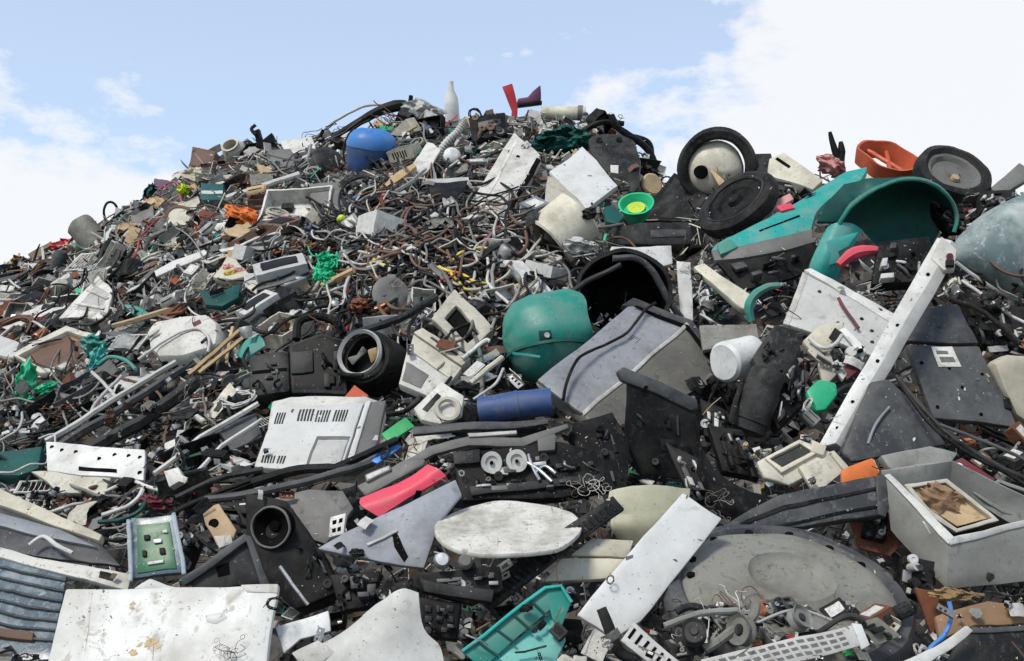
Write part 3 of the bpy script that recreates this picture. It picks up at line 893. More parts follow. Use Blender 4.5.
t.frame('rim', q, [(18, 356), (66, 330), (94, 339), (83, 363), (43, 367)], 6, 'beige', .8)
t.slab('hollow', [(18, 356, -14), (66, 330, -14), (94, 339, -14), (83, 363, -14), (43, 367, -14)], 6, 'brown', .5)
t.slab('flap', [(-12, 330), (20, 343), (13, 357), (-12, 352)], 5, 'pale_grey', 1); t.done()
t = T('teal_rag', 'bunched teal plastic rag left of the white oval cistern', 'rag', (95, 352), .5, short='the bunched teal rag')
t.cloth('rag', (93, 347, 0), (14.9, 11.2, 8.0), 'teal', 4, 30); t.cloth('fold', (96, 362, 2), (8.0, 15.0, 6.0), 'cyan_plastic', 9, 20); t.done()
t = T('teal_band', 'thin teal band stretched right of the bunched teal rag', 'band', (118, 362), .5, keep=False)
t.tube('x', [(98, 366), (110, 358), (124, 360), (136, 370)], 2, 'teal'); t.done()
t = T('green_rag', 'bright green torn film at the far left edge', 'film', (27, 388), .4, short='the bright green torn film')
t.cloth('x', (25, 384, 0), (9.2, 21.2, 5.0), 'bright_green', 6, 12); t.cloth('x', (42, 392, 0), (14.9, 6.2, 5.0), 'bright_green', 3, -35); t.done()
for i, p in enumerate([[(189, 375), (240, 331)], [(199, 373), (243, 337)], [(226, 363), (233, 326)]]):
    t = T('wooden_lath', ['longer pale wooden slat right of the white oval cistern', 'lower of the two parallel wooden slats by the white cistern',
                          'short upright wooden slat crossing the two parallel slats'][i], 'slat', p[0], .45, .5, group='wooden slats', short=['the pale wooden slats', None, None][i])
    t.tube('x', p, [2.6, 2.2, 2][i], 'wood', False, 4); t.done()
for i, (p, w, m) in enumerate([([(46, 443), (120, 396), (176, 362)], 3.2, 'pale_grey'), ([(58, 447), (122, 408), (184, 368)], 4.6, 'slate'), ([(84, 452), (140, 424), (196, 382)], 7, 'charcoal'),
                               ([(92, 372), (112, 392), (132, 420)], 1.8, 'pale_grey'), ([(120, 376), (100, 398), (76, 436)], 1.8, 'pale_grey'),
                               ([(154, 474), (200, 438), (258, 404)], 3, 'white_dirty'), ([(180, 490), (222, 446), (262, 420)], 2.4, 'pale_grey')]):
    t = T('metal_rail', ['long pale grey rail running up from the white holed bracket', 'slate rail lying just under the long pale rail', 'thick charcoal beam below the slate rail',
                         'thin pale rod crossing over the long pale rail', 'second thin rod crossing the long pale rail the other way',
                         'long dirty white rail reaching up to the white monitor', 'pale grey rail just below the dirty white rail'][i], 'rail', p[1], .4, .7, group='rails on the left slope',
          short=['the long pale rail', None, 'the thick charcoal beam', None, None, 'the dirty white rail', None][i], keep=i < 3)
    t.tube('x', p, w, m, False, 6 if w > 2 else 8); t.done()
t = T('teal_edge', 'curved teal offcut left of the black projector', 'offcut', (246, 342), .45)
t.sheet('x', [[(236, 354), (244, 342), (256, 333)], [(240, 356, 3), (250, 346, 5), (262, 338, 3)], [(244, 360), (254, 352), (266, 345)]], 'teal', 2); t.done()
t = T('mounting_bracket', 'white bracket with a row of dark holes on the lower left slope', 'bracket', (95, 461), .5, .5, short='the white holed bracket')
q = [(45, 442), (145, 449), (143, 480), (47, 471)]
t.slab('plate', q, 4, 'white', .7)
for u, v in [(.06, .2), (.16, .28), (.31, .27), (.55, .4), (.7, .25), (.84, .25), (.95, .28), (.96, .8)]:
    x, y, _ = quad_pt(q, u, v)
    t.lathe('hole', (x, y, .4), (0, -.3, .95), [(0, .4), (2, .4), (2.2, -.5)], 'hole', 12)
t.slab('slot', subquad(q, .33, .72, .72, .86, .5), 1, 'hole', .2)
t.slab('foot', [(30, 470), (47, 471), (110, 478), (104, 494), (60, 492)], 8, 'beige', 1.5); t.done()
t = T('teal_cover', 'dark teal box cover at the lower left edge', 'cover', (15, 459), .45, short='the dark teal cover')
t.slab('x', [(-10, 453), (42, 445), (38, 468), (18, 475), (-10, 474)], 12, 'teal_dark', 1.5); t.done()
t = T('dark_plate', 'bent slate plate left of the white monitor', 'plate', (234, 432), .35, .6)
t.slab('x', [(212, 428), (256, 412), (262, 436), (226, 452)], 5, 'slate', 1); t.done()

# ---- centre
t = T('projector', 'dusty black projector lying left of the open motor drum', 'projector', (290, 368), .55, .25, short='the black projector')
t.slab('shell', [(248, 355), (288, 350), (290, 392), (249, 397)], 34, 'charcoal', 3)
t.slab('shell', [(287, 344), (322, 332), (346, 338), (348, 394), (290, 394)], 34, 'black', 4)
t.slab('hatch', [(289, 352, 3), (312, 350, 3), (312, 372, 3), (290, 374, 3)], 5, 'charcoal', 1.5)
t.tube('handle', [(296, 340, -2), (300, 322, -4), (318, 316, -4), (336, 322, -4), (344, 334, -4)], 4.5, 'black')
t.clutter([(252, 360, 0), (284, 356, 0), (286, 388, 0), (252, 392, 0)], 8, ('charcoal', 'black', 'slate'), 12, 3, .25)
t.clutter([(314, 348, 0), (342, 342, 0), (344, 390, 0), (316, 390, 0)], 7, ('charcoal', 'black', 'slate'), 13, 3, .3)
t.slab('groove', [(252, 372, 1), (286, 368, 1), (286, 371, 1), (252, 375, 1)], 1, 'hole', .2); t.done()
t = T('motor_drum', 'black motor drum with a pale ring round its open end', 'motor', (368, 358), .6, 0, short='the open motor drum')
ax = (-.35, -.35, .87)
t.lathe('shell', (372, 362, -14), ax, [(0, -26), (26, -26), (31, -20), (30, 10), (27, 14), (22, 14), (21, -6), (0, -8)], 'black', 36)
t.lathe('ring', (359, 353, 0), ax, [(21, 0), (24, 3), (25.5, 0), (24, -4), (21, 0)], 'pale_grey', 36)
t.slab('winding', [(366, 350, 0), (376, 346, 2), (379, 356, 2), (370, 364, 0)], 8, 'wood', 2)
t.slab('winding#2', [(346, 358, 0), (356, 356, 0), (362, 346, 2), (366, 352, 0), (352, 366, 0)], 6, 'dish_grey', 1.5); t.done()
t = T('round_plate', 'slate grey round lid standing on edge above the motor drum', 'lid', (392, 294), .45, 0, short='the slate round lid')
t.lathe('x', (391, 294, 0), (.35, -.3, .88), [(0, 2), (15, 2), (19, 0), (19, -2), (0, -3)], 'mid_grey', 30); t.done()
t = T('black_pole', 'long black pole slanting from the motor drum to the cable tangle', 'pole', (402, 315), .65, .5, short='the long black pole', keep=False)
t.tube('x', [(336, 338), (380, 325), (412, 312), (437, 296)], [3, 4, 4, 4], 'charcoal'); t.done()
t = T('orange_brick', 'orange brown tile fragment above the white monitor', 'tile', (357, 391), .6)
t.slab('x', [(344, 397), (354, 385), (368, 395), (366, 401), (346, 401)], 6, 'orange_red', .8); t.done()
t = T('rust_chunk', 'rusty orange lump beside the slate round lid', 'lump', (358, 306), .5)
t.blob('x', (359, 306, 0), (9, 14, 7), 'rust', .6, 2.2, 5); t.done()
t = T('monitor_surround', 'dusty cream monitor surround with an empty dark opening', 'monitor surround', (460, 318), .5, .45, short='the empty cream monitor surround')
o = [(431, 318), (455, 288), (494, 328), (468, 352)]
t.frame('surround', o, [(444, 318), (457, 305), (480, 333), (468, 342)], 9, 'beige', 1.2)
t.slab('hollow', [(444, 318, -9), (457, 305, -9), (480, 333, -9), (468, 342, -9)], 4, 'hole', .3); t.done()  # near-black sheet paints the shade in the opening
t = T('drive_cover', 'cream drive cover with a vent below the empty surround', 'drive cover', (440, 345), .6, .45, short='the cream vented drive cover')
q = [(413, 333), (422, 328), (470, 358), (461, 366)]
t.slab('cover', q, 12, 'cream', 1.2)
t.slab('cover', [(413, 335), (461, 368), (452, 380), (408, 350)], 8, 'beige', 1)
t.slab('vent', subquad(q, .45, .25, .68, .8, .6), 1, 'charcoal', .2); t.done()
t = T('small_screen', 'white casing with a grey glass screen left of the teal barrel', 'screen', (425, 378), .65, .45, short='the white casing with a grey screen')
q = [(406, 350), (452, 378), (432, 398), (398, 384)]
t.slab('casing', q, 10, 'white_dirty', 1.2); t.slab('glass', subquad(q, .06, .3, .6, .86, .8), 1, 'mid_grey', .3)
t.tube('wire', [(452, 376, 3), (440, 390, 4), (420, 402, 4), (400, 405, 3)], 1.6, 'black'); t.done()
t = T('tape_mechanism', 'dirty white tape mechanism with a round opening by the blue pipe', 'tape mechanism', (443, 407), .7, .45, short='the white tape mechanism')
t.slab('chassis', [(414, 408), (442, 381), (464, 395), (462, 414), (440, 424), (420, 420)], 7, 'white_dirty', 1.5)
t.lathe('ring', (448, 409, 3), (.1, -.4, .9), [(8, 0), (10, 3), (13, 3), (14, 0), (8, 0)], 'beige', 26)
t.slab('slot', [(422, 409, 1), (438, 392, 1), (442, 395, 1), (427, 412, 1)], 1, 'charcoal', .3); t.done()
for i, p in enumerate([[(462, 358), (476, 346), (486, 340), (490, 341)], [(470, 382), (486, 368), (502, 357)], [(474, 400), (494, 385), (503, 368)]]):
    t = T('plastic_tube', ['thin white tube curving under the empty cream surround', 'short cream tube resting against the teal barrel', 'thin pale tube below the short cream tube'][i], 'tube', p[1], .6, .4, keep=False)
    t.tube('x', p, [2, 3, 1.6][i], ['white', 'cream', 'pale_grey'][i]); t.done()
t = T('monitor', 'white monitor housing with vents and a sunken square label', 'monitor', (316, 438), .75, .55, short='the white monitor housing')
q = [(276, 405), (364, 403), (341, 472), (253, 467)]
t.slab('housing', q, 9, 'white_clean', 2.2)
t.slab('side', [(365, 403, -1), (387, 400, -8), (376, 456, -8), (343, 473, -1)], 16, 'mid_grey', 1.5)  # grey colour paints the shade on the white housing's right side
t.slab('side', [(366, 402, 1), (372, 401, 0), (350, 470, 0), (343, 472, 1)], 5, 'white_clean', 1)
t.slab('rear', [(272, 401, -10), (290, 396, -12), (366, 396, -12), (384, 402, -12), (372, 455, -12), (350, 468, -12), (262, 464, -12)], 24, 'white_dirty', 2)
for (u0, v0, u1, v1, n) in [(.05, .12, .17, .3, 4), (.3, .08, .48, .26, 5), (.5, .1, .66, .27, 5), (.7, .1, .86, .27, 5), (.06, .8, .22, .92, 5), (.24, .8, .34, .92, 3)]:
    for k in range(n):
        a = u0 + (u1 - u0) * k / n
        t.slab('louvre#%d' % int(u0 * 100 + v0 * 1000), subquad(q, a, v0, a + (u1 - u0) / n * .55, v1, .5), 1, 'charcoal', 0)
t.frame('label_recess', subquad(q, .58, .48, .97, .98, .6), subquad(q, .61, .53, .96, .97, .6), 1.4, 'mid_grey', .2)
t.slab('label_plate', subquad(q, .615, .535, .955, .965, .5), .9, 'pale_grey', .2)
t.done()
t = T('green_folder', 'green plastic folder beside the white monitor', 'folder', (396, 431), .75, short='the green folder')
t.slab('x', [(381, 434), (406, 418), (414, 427), (388, 443)], 3, 'green', .6); t.done()
t = T('blue_folder', 'blue folder tucked under the green folder', 'folder', (385, 451), .72)
t.slab('x', [(372, 460), (388, 441), (402, 446), (378, 463)], 3, 'sky_blue', .6); t.done()
t = T('blue_pipe', 'blue pipe end lying left of the metal television', 'pipe', (514, 406), .6, 0, short='the blue pipe')
t.tube('x', [(478, 411), (512, 407), (552, 402)], 14, 'blue', False, 20, bevel=1); t.tube('x', [(515, 407), (519, 406.5)], 14.8, 'blue', False, 20); t.done()
t = T('water_barrel', 'teal barrel with a dark seam and round boss', 'barrel', (545, 338), .75, 0, short='the teal barrel')
g = t.g('shell', 0)
ax = (.96, -.08, -.2)
t.lathe('shell', (552, 338, -40), ax, [(0, -52), (8, -51), (28, -46), (42, -36), (49, -18), (50, 4), (50, 22), (46, 30), (0, 30)], 'teal', 56, wob=3.5)
t.slab('scrape', [(512, 352, 14), (540, 356, 18), (539, 358, 18), (513, 355, 14)], 1, 'cyan_plastic', 0)
t.lathe('seam', (552, 338, -40), (.08, .93, .36), [(49, 21), (51.2, 21), (51.2, 24), (49, 24)], 'teal_dark', 56)
t.slab('boss', [(538, 331, 12), (551, 331, 12), (552, 341, 12), (539, 341, 12)], 8, 'teal_dark', 1)
t.lathe('plug', (547, 336, 13), (0, -.1, 1), [(0, 3), (2.5, 3), (3, 0)], 'white', 14); t.done()
t = T('television', 'silver metal television cabinet with a dark back edge', 'television', (625, 362), .95, .35, short='the silver television cabinet')
q = [(538, 380, -6), (632, 303, -46), (688, 324, -40), (582, 413, 4)]
t.slab('top', q, 5, 'silver', 1.2)
e = [(581, 413, 3), (688, 324, -41), (716, 362, -34), (700, 392, -10), (640, 425, 10), (592, 440, 20)]
t.slab('side', [(583, 413, 3), (688, 325, -41), (717, 364, -36), (700, 388, -14), (600, 436, 10)], 30, 'tv_side_shaded', 1.5, vec=(-46, -26, -50))
t.slab('back_edge', [(621, 305, -40), (634, 298, -46), (692, 320, -40), (719, 358, -34), (716, 366, -33), (686, 327, -39), (634, 307, -43)], 8, 'slate', 1.5)
t.slab('edge_strip', [(583, 411, 5.5), (687, 322, -38.5), (689, 325, -38.5), (584, 415, 5)], 3, 'white_dirty', .5)
t.slab('seam', [(634, 307, -40), (637, 306, -40), (688, 325, -37), (716, 364, -31), (713, 365, -31), (686, 329, -37)], 1, 'hole', .2)
for k in range(5):
    a = .42 + k * .035
    t.slab('slit', subquad(q, .44 + .02 * k, a + .08, .74, a + .092, 1.2), 1, 'charcoal', 0)
t.tube('cable', [(657, 303, -30), (645, 311, -34), (628, 332, -22), (604, 345, -14), (580, 357, 0), (570, 376, 4), (564, 400, 8)], 1.6, 'black')
t.done()
t = T('broken_screen', 'thin black broken screen standing in front of the silver television', 'screen', (660, 430), 1.0, .1, short='the black broken screen')
t.slab('panel', [(628, 378), (694, 404), (701, 430), (698, 480), (640, 474), (626, 440)], 9, 'black', 1.5)
t.slab('edge_trim', [(617, 371, 3), (624, 366, 3), (698, 399, 3), (699, 408, 3), (692, 411, 3), (622, 380, 3)], 14, 'slate', 2)
t.clutter([(634, 398, 0), (690, 412, 0), (694, 472, 0), (642, 468, 0)], 8, ('black', 'charcoal'), 11, 2, .3)
t.slab('notch', [(645, 386, 4), (648, 387, 4), (644, 393, 4), (641, 391, 4)], 1, 'hole', .2); t.done()
t = T('curved_bumper', 'curved black bumper sweeping right from the broken screen', 'bumper', (740, 478), .85, .3, short='the curved black bumper')
t.sheet('x', [[(694, 418, -6), (704, 450, -4), (722, 474, -2), (752, 492, 0), (790, 500, 0)],
              [(700, 440, 6), (706, 472, 8), (726, 498, 10), (756, 512, 10), (790, 512, 8)],
              [(698, 470, 2), (712, 500, 4), (730, 518, 4), (758, 528, 2), (788, 524, 0)]], 'black', 5); t.done()
t = T('white_cylinder', 'short fat white cylinder left of the black printer carriage', 'cylinder', (738, 359), .8, 0, short='the fat white cylinder')
t.lathe('x', (738, 359, 0), (-.8, .12, .55), [(0, 22), (18, 22), (21, 19), (21.5, -20), (18, -24), (0, -24)], 'white_clean', 30); t.done()
t = T('printer_carriage', 'black printer carriage with a big roller', 'printer carriage', (768, 378), .9, .3, short='the black printer carriage')
t.slab('cheek', [(752, 357), (775, 324), (796, 330), (802, 350), (786, 370), (760, 374)], 14, 'charcoal', 1.5)
t.slab('hole_plate', [(770, 350, 1), (774, 350, 1), (773, 354, 1), (769, 354, 1)], 1, 'hole', .2)
t.lathe('roller', (757, 402, 2), (-.42, 1, .1), [(0, -34), (15, -34), (17, -31), (18, -12), (19.5, -12), (19.5, 20), (18, 20), (18, 30), (13, 34), (0, 34)], 'charcoal', 30)
t.slab('rail', [(741, 378, 14), (746, 378, 14), (733, 424, 18), (728, 422, 18)], 6, 'black', .8)
t.slab('chassis', [(784, 368), (804, 350), (806, 402), (778, 430), (768, 410)], 20, 'black', 1.5)
t.clutter([(786, 368, 0), (804, 352, 0), (806, 400, 0), (776, 424, 0)], 22, ('black', 'charcoal', 'slate', 'dull_steel', 'pale_grey'), 8, 7, .25)
t.clutter([(756, 352, 0), (778, 328, 0), (798, 348, 0), (764, 370, 0)], 6, ('charcoal', 'black'), 9, 3, .25)
t.slab('tag', [(786, 374, 2), (790, 373, 2), (800, 384, 2), (797, 387, 2)], 2, 'white_dirty', .4)
t.slab('tag', [(782, 394, 2), (786, 393, 2), (794, 400, 2), (792, 404, 2)], 2, 'white_dirty', .4); t.done()
t = T('wooden_plank', 'cream painted plank slanting down behind the teal barrel side', 'plank', (728, 292), .55, .4, short='the cream painted plank')
t.slab('x', [(694, 266), (704, 262), (757, 300), (752, 312), (740, 308)], 8, 'cream', 1); t.done()
t = T('upright_plank', 'upright white plank standing right of the big open black bin', 'plank', (686, 292), .65, .1, short='the upright white plank')
t.slab('x', [(678, 262), (692, 263), (694, 322), (680, 320)], 8, 'white', .8); t.done()
t = T('teal_hoop', 'dark teal hoop right of the cream painted plank', 'hoop', (765, 304), .6, 0)
t.tube('x', [(752, 322), (750, 308), (756, 296), (768, 288), (780, 286)], [4, 5, 5, 4, 3], 'teal'); t.done()
t = T('gravel_board', 'speckled grey board behind the fat white cylinder', 'board', (725, 332), .6, .4)
t.slab('x', [(700, 326), (756, 322), (760, 340), (704, 350)], 6, 'dish_grey', .8); t.done()

# ---- right
t = T('metal_tray', 'pale grey metal tray with a raised white edge on the right slope', 'tray', (842, 312), .75, .55, short='the pale metal tray')
q = [(806, 274), (893, 322), (874, 356), (786, 322)]
t.slab('pan', q, 5, 'pale_grey', .8)
t.slab('edge', [(805, 270, 2), (812, 268, 2), (900, 316, 2), (893, 324, 2)], 8, 'white', 1)
t.slab('lip', [(804, 272, 1), (809, 276, 1), (790, 324, 1), (784, 322, 1)], 6, 'white_dirty', .8)
for u, v in [(.2, .2), (.7, .3), (.5, .6), (.9, .7), (.85, .45)]:
    x, y, _ = quad_pt(q, u, v); t.lathe('rivet', (x, y, .5), (0, -.5, .85), [(0, .8), (1.6, .6), (2, -.3)], 'charcoal', 10)
t.done()
t = T('red_wire', 'dark red stick lying across the pale metal tray', 'stick', (848, 312), .82, .5, keep=False)
t.tube('x', [(839, 298), (848, 312), (859, 328)], 1.7, 'dark_red', False); t.done()
t = T('printer_innards', 'broken cream printer innards below the pale metal tray', 'printer innards', (822, 346), .85, .5, short='the cream printer innards')
t.slab('plate', [(802, 342), (820, 326), (846, 322), (842, 334), (830, 350), (812, 354)], 6, 'cream', 1.5)
t.slab('plate', [(806, 350, 3), (812, 346, 3), (832, 362, 3), (826, 368, 3)], 5, 'beige', 1)
t.tube('spring', [(808, 340, 6), (822, 348, 8), (834, 344, 8), (842, 336, 6)], 2, 'pale_grey')
t.slab('plate', [(816, 362), (828, 350), (836, 372), (824, 386)], 6, 'beige', 1)
t.slab('rail', [(840, 330, 3), (846, 328, 3), (866, 350, 3), (862, 358, 3)], 5, 'white', .8)
t.slab('rail', [(830, 362, 3), (836, 358, 3), (846, 372, 3), (842, 378, 3)], 5, 'white', .8)
t.lathe('reel', (850, 352, 2), (-.2, -.4, .9), [(0, 4), (5, 4), (6, 0)], 'pale_grey', 14)
t.slab('ribbon', [(838, 366, 2), (852, 358, 2), (862, 366, 2), (846, 378, 2)], 4, 'dark_red', .8); t.done()
t = T('white_channel', 'long white steel channel slanting across the right slope', 'steel channel', (888, 343), 1.75, .5, short='the long white steel channel')
t.slab('web', [(937, 237), (952, 241), (836, 443), (818, 447)], 4, 'white', .8)
t.slab('flange', [(952, 241, -.3), (960, 248, -7), (845, 450, -7), (836, 443, -.3)], 4, 'pale_grey', .5)
t.slab('bracket', [(941, 236, 2), (957, 250, 2), (955, 270, 2), (944, 270, 2), (930, 258, 2)], 6, 'white_dirty', 1)
for a in (.06, .17, .3, .42, .6, .8, .93):
    x, y, _ = quad_pt([(939, 238), (953, 241), (836, 440), (820, 446)], .62, a)
    t.lathe('hole', (x, y, .3), (.2, -.3, .95), [(0, .4), (2, .4), (2.2, -.4)], 'hole', 12)
t.lathe('bolt', (950, 257, 4), (0, 0, 1), [(0, 2), (3.5, 2), (4, -1)], 'dark_red', 12); t.done()
t = T('folded_laptop', 'slate grey folded laptop with a white sticker on the right slope', 'laptop', (955, 375), .85, .35, short='the slate folded laptop')
q = [(906, 345), (980, 346), (1019, 427), (934, 418)]
t.slab('shell', q, 9, 'slate', 1.5); q2 = [(910, 307), (958, 303), (980, 343), (905, 342)]
t.slab('lid', q2, 8, 'slate', 1.5)
sq = [(931, 347, 1), (952, 346, 1), (962, 366, 1), (938, 367, 1)]
t.slab('sticker', sq, .9, 'white_dirty', .1)
t.slab('print', subquad(sq, .15, .2, .7, .35, .6), .6, 'mid_grey', 0); t.slab('print', subquad(sq, .2, .5, .85, .75, .6), .6, 'mid_grey', 0)
for u, v in [(.1, .25), (.1, .85), (.5, .55), (.6, .9), (.86, .35), (.45, .3)]:
    x, y, _ = quad_pt(q, u, v); t.lathe('screw', (x, y, .6), (0, -.3, .95), [(0, .6), (1.5, .5), (1.8, -.3)], 'hole', 10)
t.slab('clip', [(1004, 396, 2), (1010, 398, 2), (1013, 410, 2), (1006, 408, 2)], 3, 'black', .5)
t.slab('clip', [(968, 317, 2), (974, 318, 2), (976, 326, 2), (970, 325, 2)], 3, 'black', .5); t.done()
t = T('curved_door_skin', 'dark slate curved door with a moulded grip behind the white steel channel', 'appliance door', (884, 430), .9, .35, short='the slate curved door')
t.slab('door', [(840, 452, 0), (870, 380, -4), (888, 378, -4), (914, 402, -2), (948, 444, 0), (852, 462, 4)], 8, 'slate', 3)
t.tube('grip', [(868, 444, 2), (876, 424, 2), (890, 408, 1)], 1.6, 'blue_grey'); t.done()
for i, p in enumerate([[(896, 376), (918, 402), (950, 436), (990, 462), (1030, 480)], [(900, 382), (930, 424), (966, 452), (1004, 470), (1030, 488)], [(940, 425), (980, 440), (1010, 452), (1030, 462)],
                       [(962, 282), (990, 300), (1010, 316), (1030, 326)], [(950, 300), (980, 310), (1004, 330), (1020, 344)]]):
    t = T('power_cable', ['upper dark cable running down under the slate laptop', 'lower dark cable running down under the slate laptop', 'short dark cable at the right edge below the slate laptop',
                          'pale hose running under the dusty dome', 'black cable curving above the slate laptop'][i], 'cable', p[2], .85, .6, group='cables on the right slope', keep=False)
    t.tube('x', p, [2.4, 2, 1.8, 1.6, 2.6][i], ['charcoal', 'black', 'slate', 'pale_grey', 'black'][i]); t.done()
t = T('cream_bucket', 'cream bowl at the right edge beside the slate laptop', 'bowl', (1012, 386), .75, .1, short='the cream bowl at the right edge')
t.slab('x', [(994, 362), (1010, 354), (1032, 356), (1032, 424), (1016, 414), (1004, 388)], 24, 'cream', 5); t.done()
t = T('white_pin', 'small white casting at the right edge above the slate laptop', 'casting', (985, 308), .8)
t.slab('x', [(974, 296), (988, 298), (996, 310), (990, 322), (980, 312)], 10, 'pale_grey', 2); t.done()
t = T('green_scoop', 'bright green plastic scoop beside the white steel channel', 'scoop', (822, 392), 1.0, .4, short='the bright green scoop')
t.slab('x', [(806, 392), (818, 378), (836, 382), (838, 394), (826, 410), (816, 412)], 10, 'bright_green', 3); t.done()
t = T('orange_offcut', 'orange plastic offcut above the ribbed slate bar', 'offcut', (860, 470), .95, .4, short='the orange offcut')
t.slab('x', [(842, 470), (872, 457), (879, 473), (874, 478), (842, 485)], 8, 'orange', 1.2); t.done()
t = T('beige_chassis', 'beige plastic chassis with hollow bays left of the orange offcut', 'chassis', (798, 466), .85, .5, short='the beige hollow chassis')
t.slab('tray', [(756, 462), (800, 440), (832, 452), (826, 466), (790, 486), (764, 478)], 8, 'beige', 1.5)
t.frame('bay_wall', [(764, 458, 5), (800, 440, 5), (818, 452, 5), (782, 474, 5)], [(769, 459, 5), (800, 444, 5), (812, 452, 5), (781, 469, 5)], 7, 'cream', .8)
t.slab('gutter', [(800, 470, 4), (830, 454, 4), (846, 470, 4), (818, 492, 4)], 4, 'beige', 1)
t.slab('gutter_wall', [(798, 468, 8), (804, 464, 8), (822, 488, 8), (816, 494, 8)], 7, 'cream', 1)
t.slab('gutter_wall', [(828, 452, 8), (833, 450, 8), (850, 468, 8), (845, 473, 8)], 7, 'cream', 1)
t.slab('bay', [(771, 460, 1), (800, 446, 1), (810, 452, 1), (782, 468, 1)], 1, 'charcoal', .4)
t.slab('tab', [(812, 440, 6), (826, 446, 6), (822, 456, 6), (810, 452, 6)], 10, 'cream', 1); t.done()
t = T('ribbed_bar', 'long slate ribbed bar lying across the grey dish', 'bar', (808, 507), 1.0, .45, short='the ribbed slate bar')
t.slab('shell', [(718, 528), (780, 494), (886, 473), (892, 490), (884, 514), (780, 530), (740, 538)], 14, 'slate', 2)
t.slab('rib', [(740, 523, 1.5), (784, 505, 1.5), (886, 485, 1.5), (886, 488, 1.5), (786, 509, 1.5), (744, 526, 1.5)], 2, 'black', .3)
t.slab('rib', [(750, 533, 1.5), (786, 523, 1.5), (884, 503, 1.5), (884, 506, 1.5), (786, 526, 1.5), (754, 536, 1.5)], 2, 'black', .3)
t.slab('end_cap', [(876, 475, 3), (891, 473, 3), (894, 492, 3), (886, 516, 3), (878, 514, 3)], 8, 'slate', 1.2); t.done()
t = T('steel_box', 'open greenish grey box with a dark hollow inside', 'box', (957, 525), .9, .2, short='the open greenish grey box')
t.slab('front_wall', [(950, 541, 20), (1044, 521, 0), (1044, 578, 0), (946, 590, 14)], 6, 'box_grey', 1)
t.slab('end_wall', [(886, 478, -20), (950, 541, 20), (946, 590, 14), (890, 530, -24)], 6, 'box_grey', 1)
t.slab('far_wall', [(882, 470, -34), (952, 461, -54), (1044, 505, -44), (1044, 548, -50), (950, 505, -70), (886, 510, -44)], 5, 'box_grey', 1)
t.slab('floor_plate', [(890, 500, -34), (950, 486, -66), (1040, 540, -34), (950, 560, -6)], 4, 'hole', .5)  # floor coloured near-black to paint the shade inside the box
t.slab('rim', [(884, 475, -19), (890, 474, -19), (955, 537, 21), (949, 544, 21)], 3, 'pale_grey', .6)
t.slab('rim', [(949, 538, 21), (1044, 517, 1), (1044, 523, 1), (951, 545, 21)], 3, 'pale_grey', .6)
t.done()
t = T('inner_tray', 'beige cardboard tray sunk into the open greenish grey box', 'tray', (953, 506), 1.05, .4, short='the beige sunken tray')
t.slab('bottom', [(911, 489, -5), (946, 485, -5), (990, 519, -5), (958, 526, -5), (932, 510, -5)], 3, 'tan', .5)
t.frame('rim', [(904, 484, 1), (948, 479, 1), (1000, 521, 1), (957, 532, 1), (926, 513, 1)], [(911, 487, 1), (946, 483, 1), (992, 519, 1), (958, 528, 1), (931, 510, 1)], 9, 'beige', .8)
t.cloth('inner_layer', (946, 502, -2), (26, 14, 5), 'card', 12, 28)
t.slab('torn_flap', [(922, 521, 4), (934, 522, 5), (944, 530, 5), (930, 534, 4)], 2, 'white_dirty', .5); t.done()
t = T('capacitor_board', 'dark red circuit board with three white capacitors', 'circuit board', (968, 474), .95, .4, short='the board with white capacitors')
t.slab('board', [(944, 466), (962, 458), (996, 478), (980, 490)], 3, 'dark_red', .5)
for i, (x, y) in enumerate([(958, 469), (964, 476), (971, 483)]):
    t.lathe('capacitor#%d' % i, (x, y, 4), (-.3, -.6, .7), [(0, 5), (3.5, 5), (4.5, 4), (4.5, -4), (0, -4)], 'white_clean' if i < 2 else 'pink', 16)
t.done()
t = T('grey_bin', 'grey open bin at the right edge above the open box', 'bin', (1004, 496), .8, .3)
t.frame('rim', [(972, 492), (1000, 478), (1036, 492), (1036, 524), (1002, 512)], [(978, 492), (1000, 482), (1031, 494), (1031, 518), (1003, 508)], 12, 'box_grey', 1)
t.slab('hollow', [(978, 492, -9), (1000, 482, -9), (1031, 494, -9), (1031, 518, -9), (1003, 508, -9)], 4, 'charcoal', .5); t.done()  # charcoal sheet stands for the shade inside this bin
t = T('mottled_block', 'mottled greenish slab behind the orange offcut', 'slab', (918, 462), .75, .4)
t.slab('x', [(880, 456), (930, 446), (958, 452), (946, 470), (894, 478)], 10, 'box_grey', 1); t.done()
t = T('rusty_sheet', 'rusty red sheet in the gap left of the open box', 'sheet', (884, 532), .55, .5, short='the rusty red sheet')
t.slab('x', [(850, 522), (892, 512), (906, 540), (890, 556), (860, 548)], 4, 'rust', .8); t.done()
t = T('card_sheet', 'brown cardboard flap at the lower right edge', 'cardboard', (980, 615), .85, .5, short='the brown cardboard flap')
t.slab('x', [(936, 616), (988, 600), (1034, 606), (1034, 622), (974, 626), (940, 640)], 6, 'card', 1); t.done()
t = T('insulation_lump', 'golden torn foam under the open greenish grey box', 'foam', (958, 594), .95, .4)
t.cloth('x', (956, 596, 0), (24, 7, 7), 'gold_foam', 5, 5); t.done()
t = T('rust_sheet', 'rust brown panel leaning below the open greenish grey box', 'sheet', (938, 612), .75, .3)
t.slab('x', [(916, 588), (936, 592), (946, 622), (932, 634)], 6, 'rust', 1); t.done()
t = T('blue_cable', 'blue cable looping down beside the cardboard flap', 'cable', (944, 625), 1.05, .4, short='the blue cable', keep=False)
t.tube('x', [(950, 602), (952, 618), (944, 636), (930, 648), (926, 664)], 2.4, 'sky_blue'); t.done()
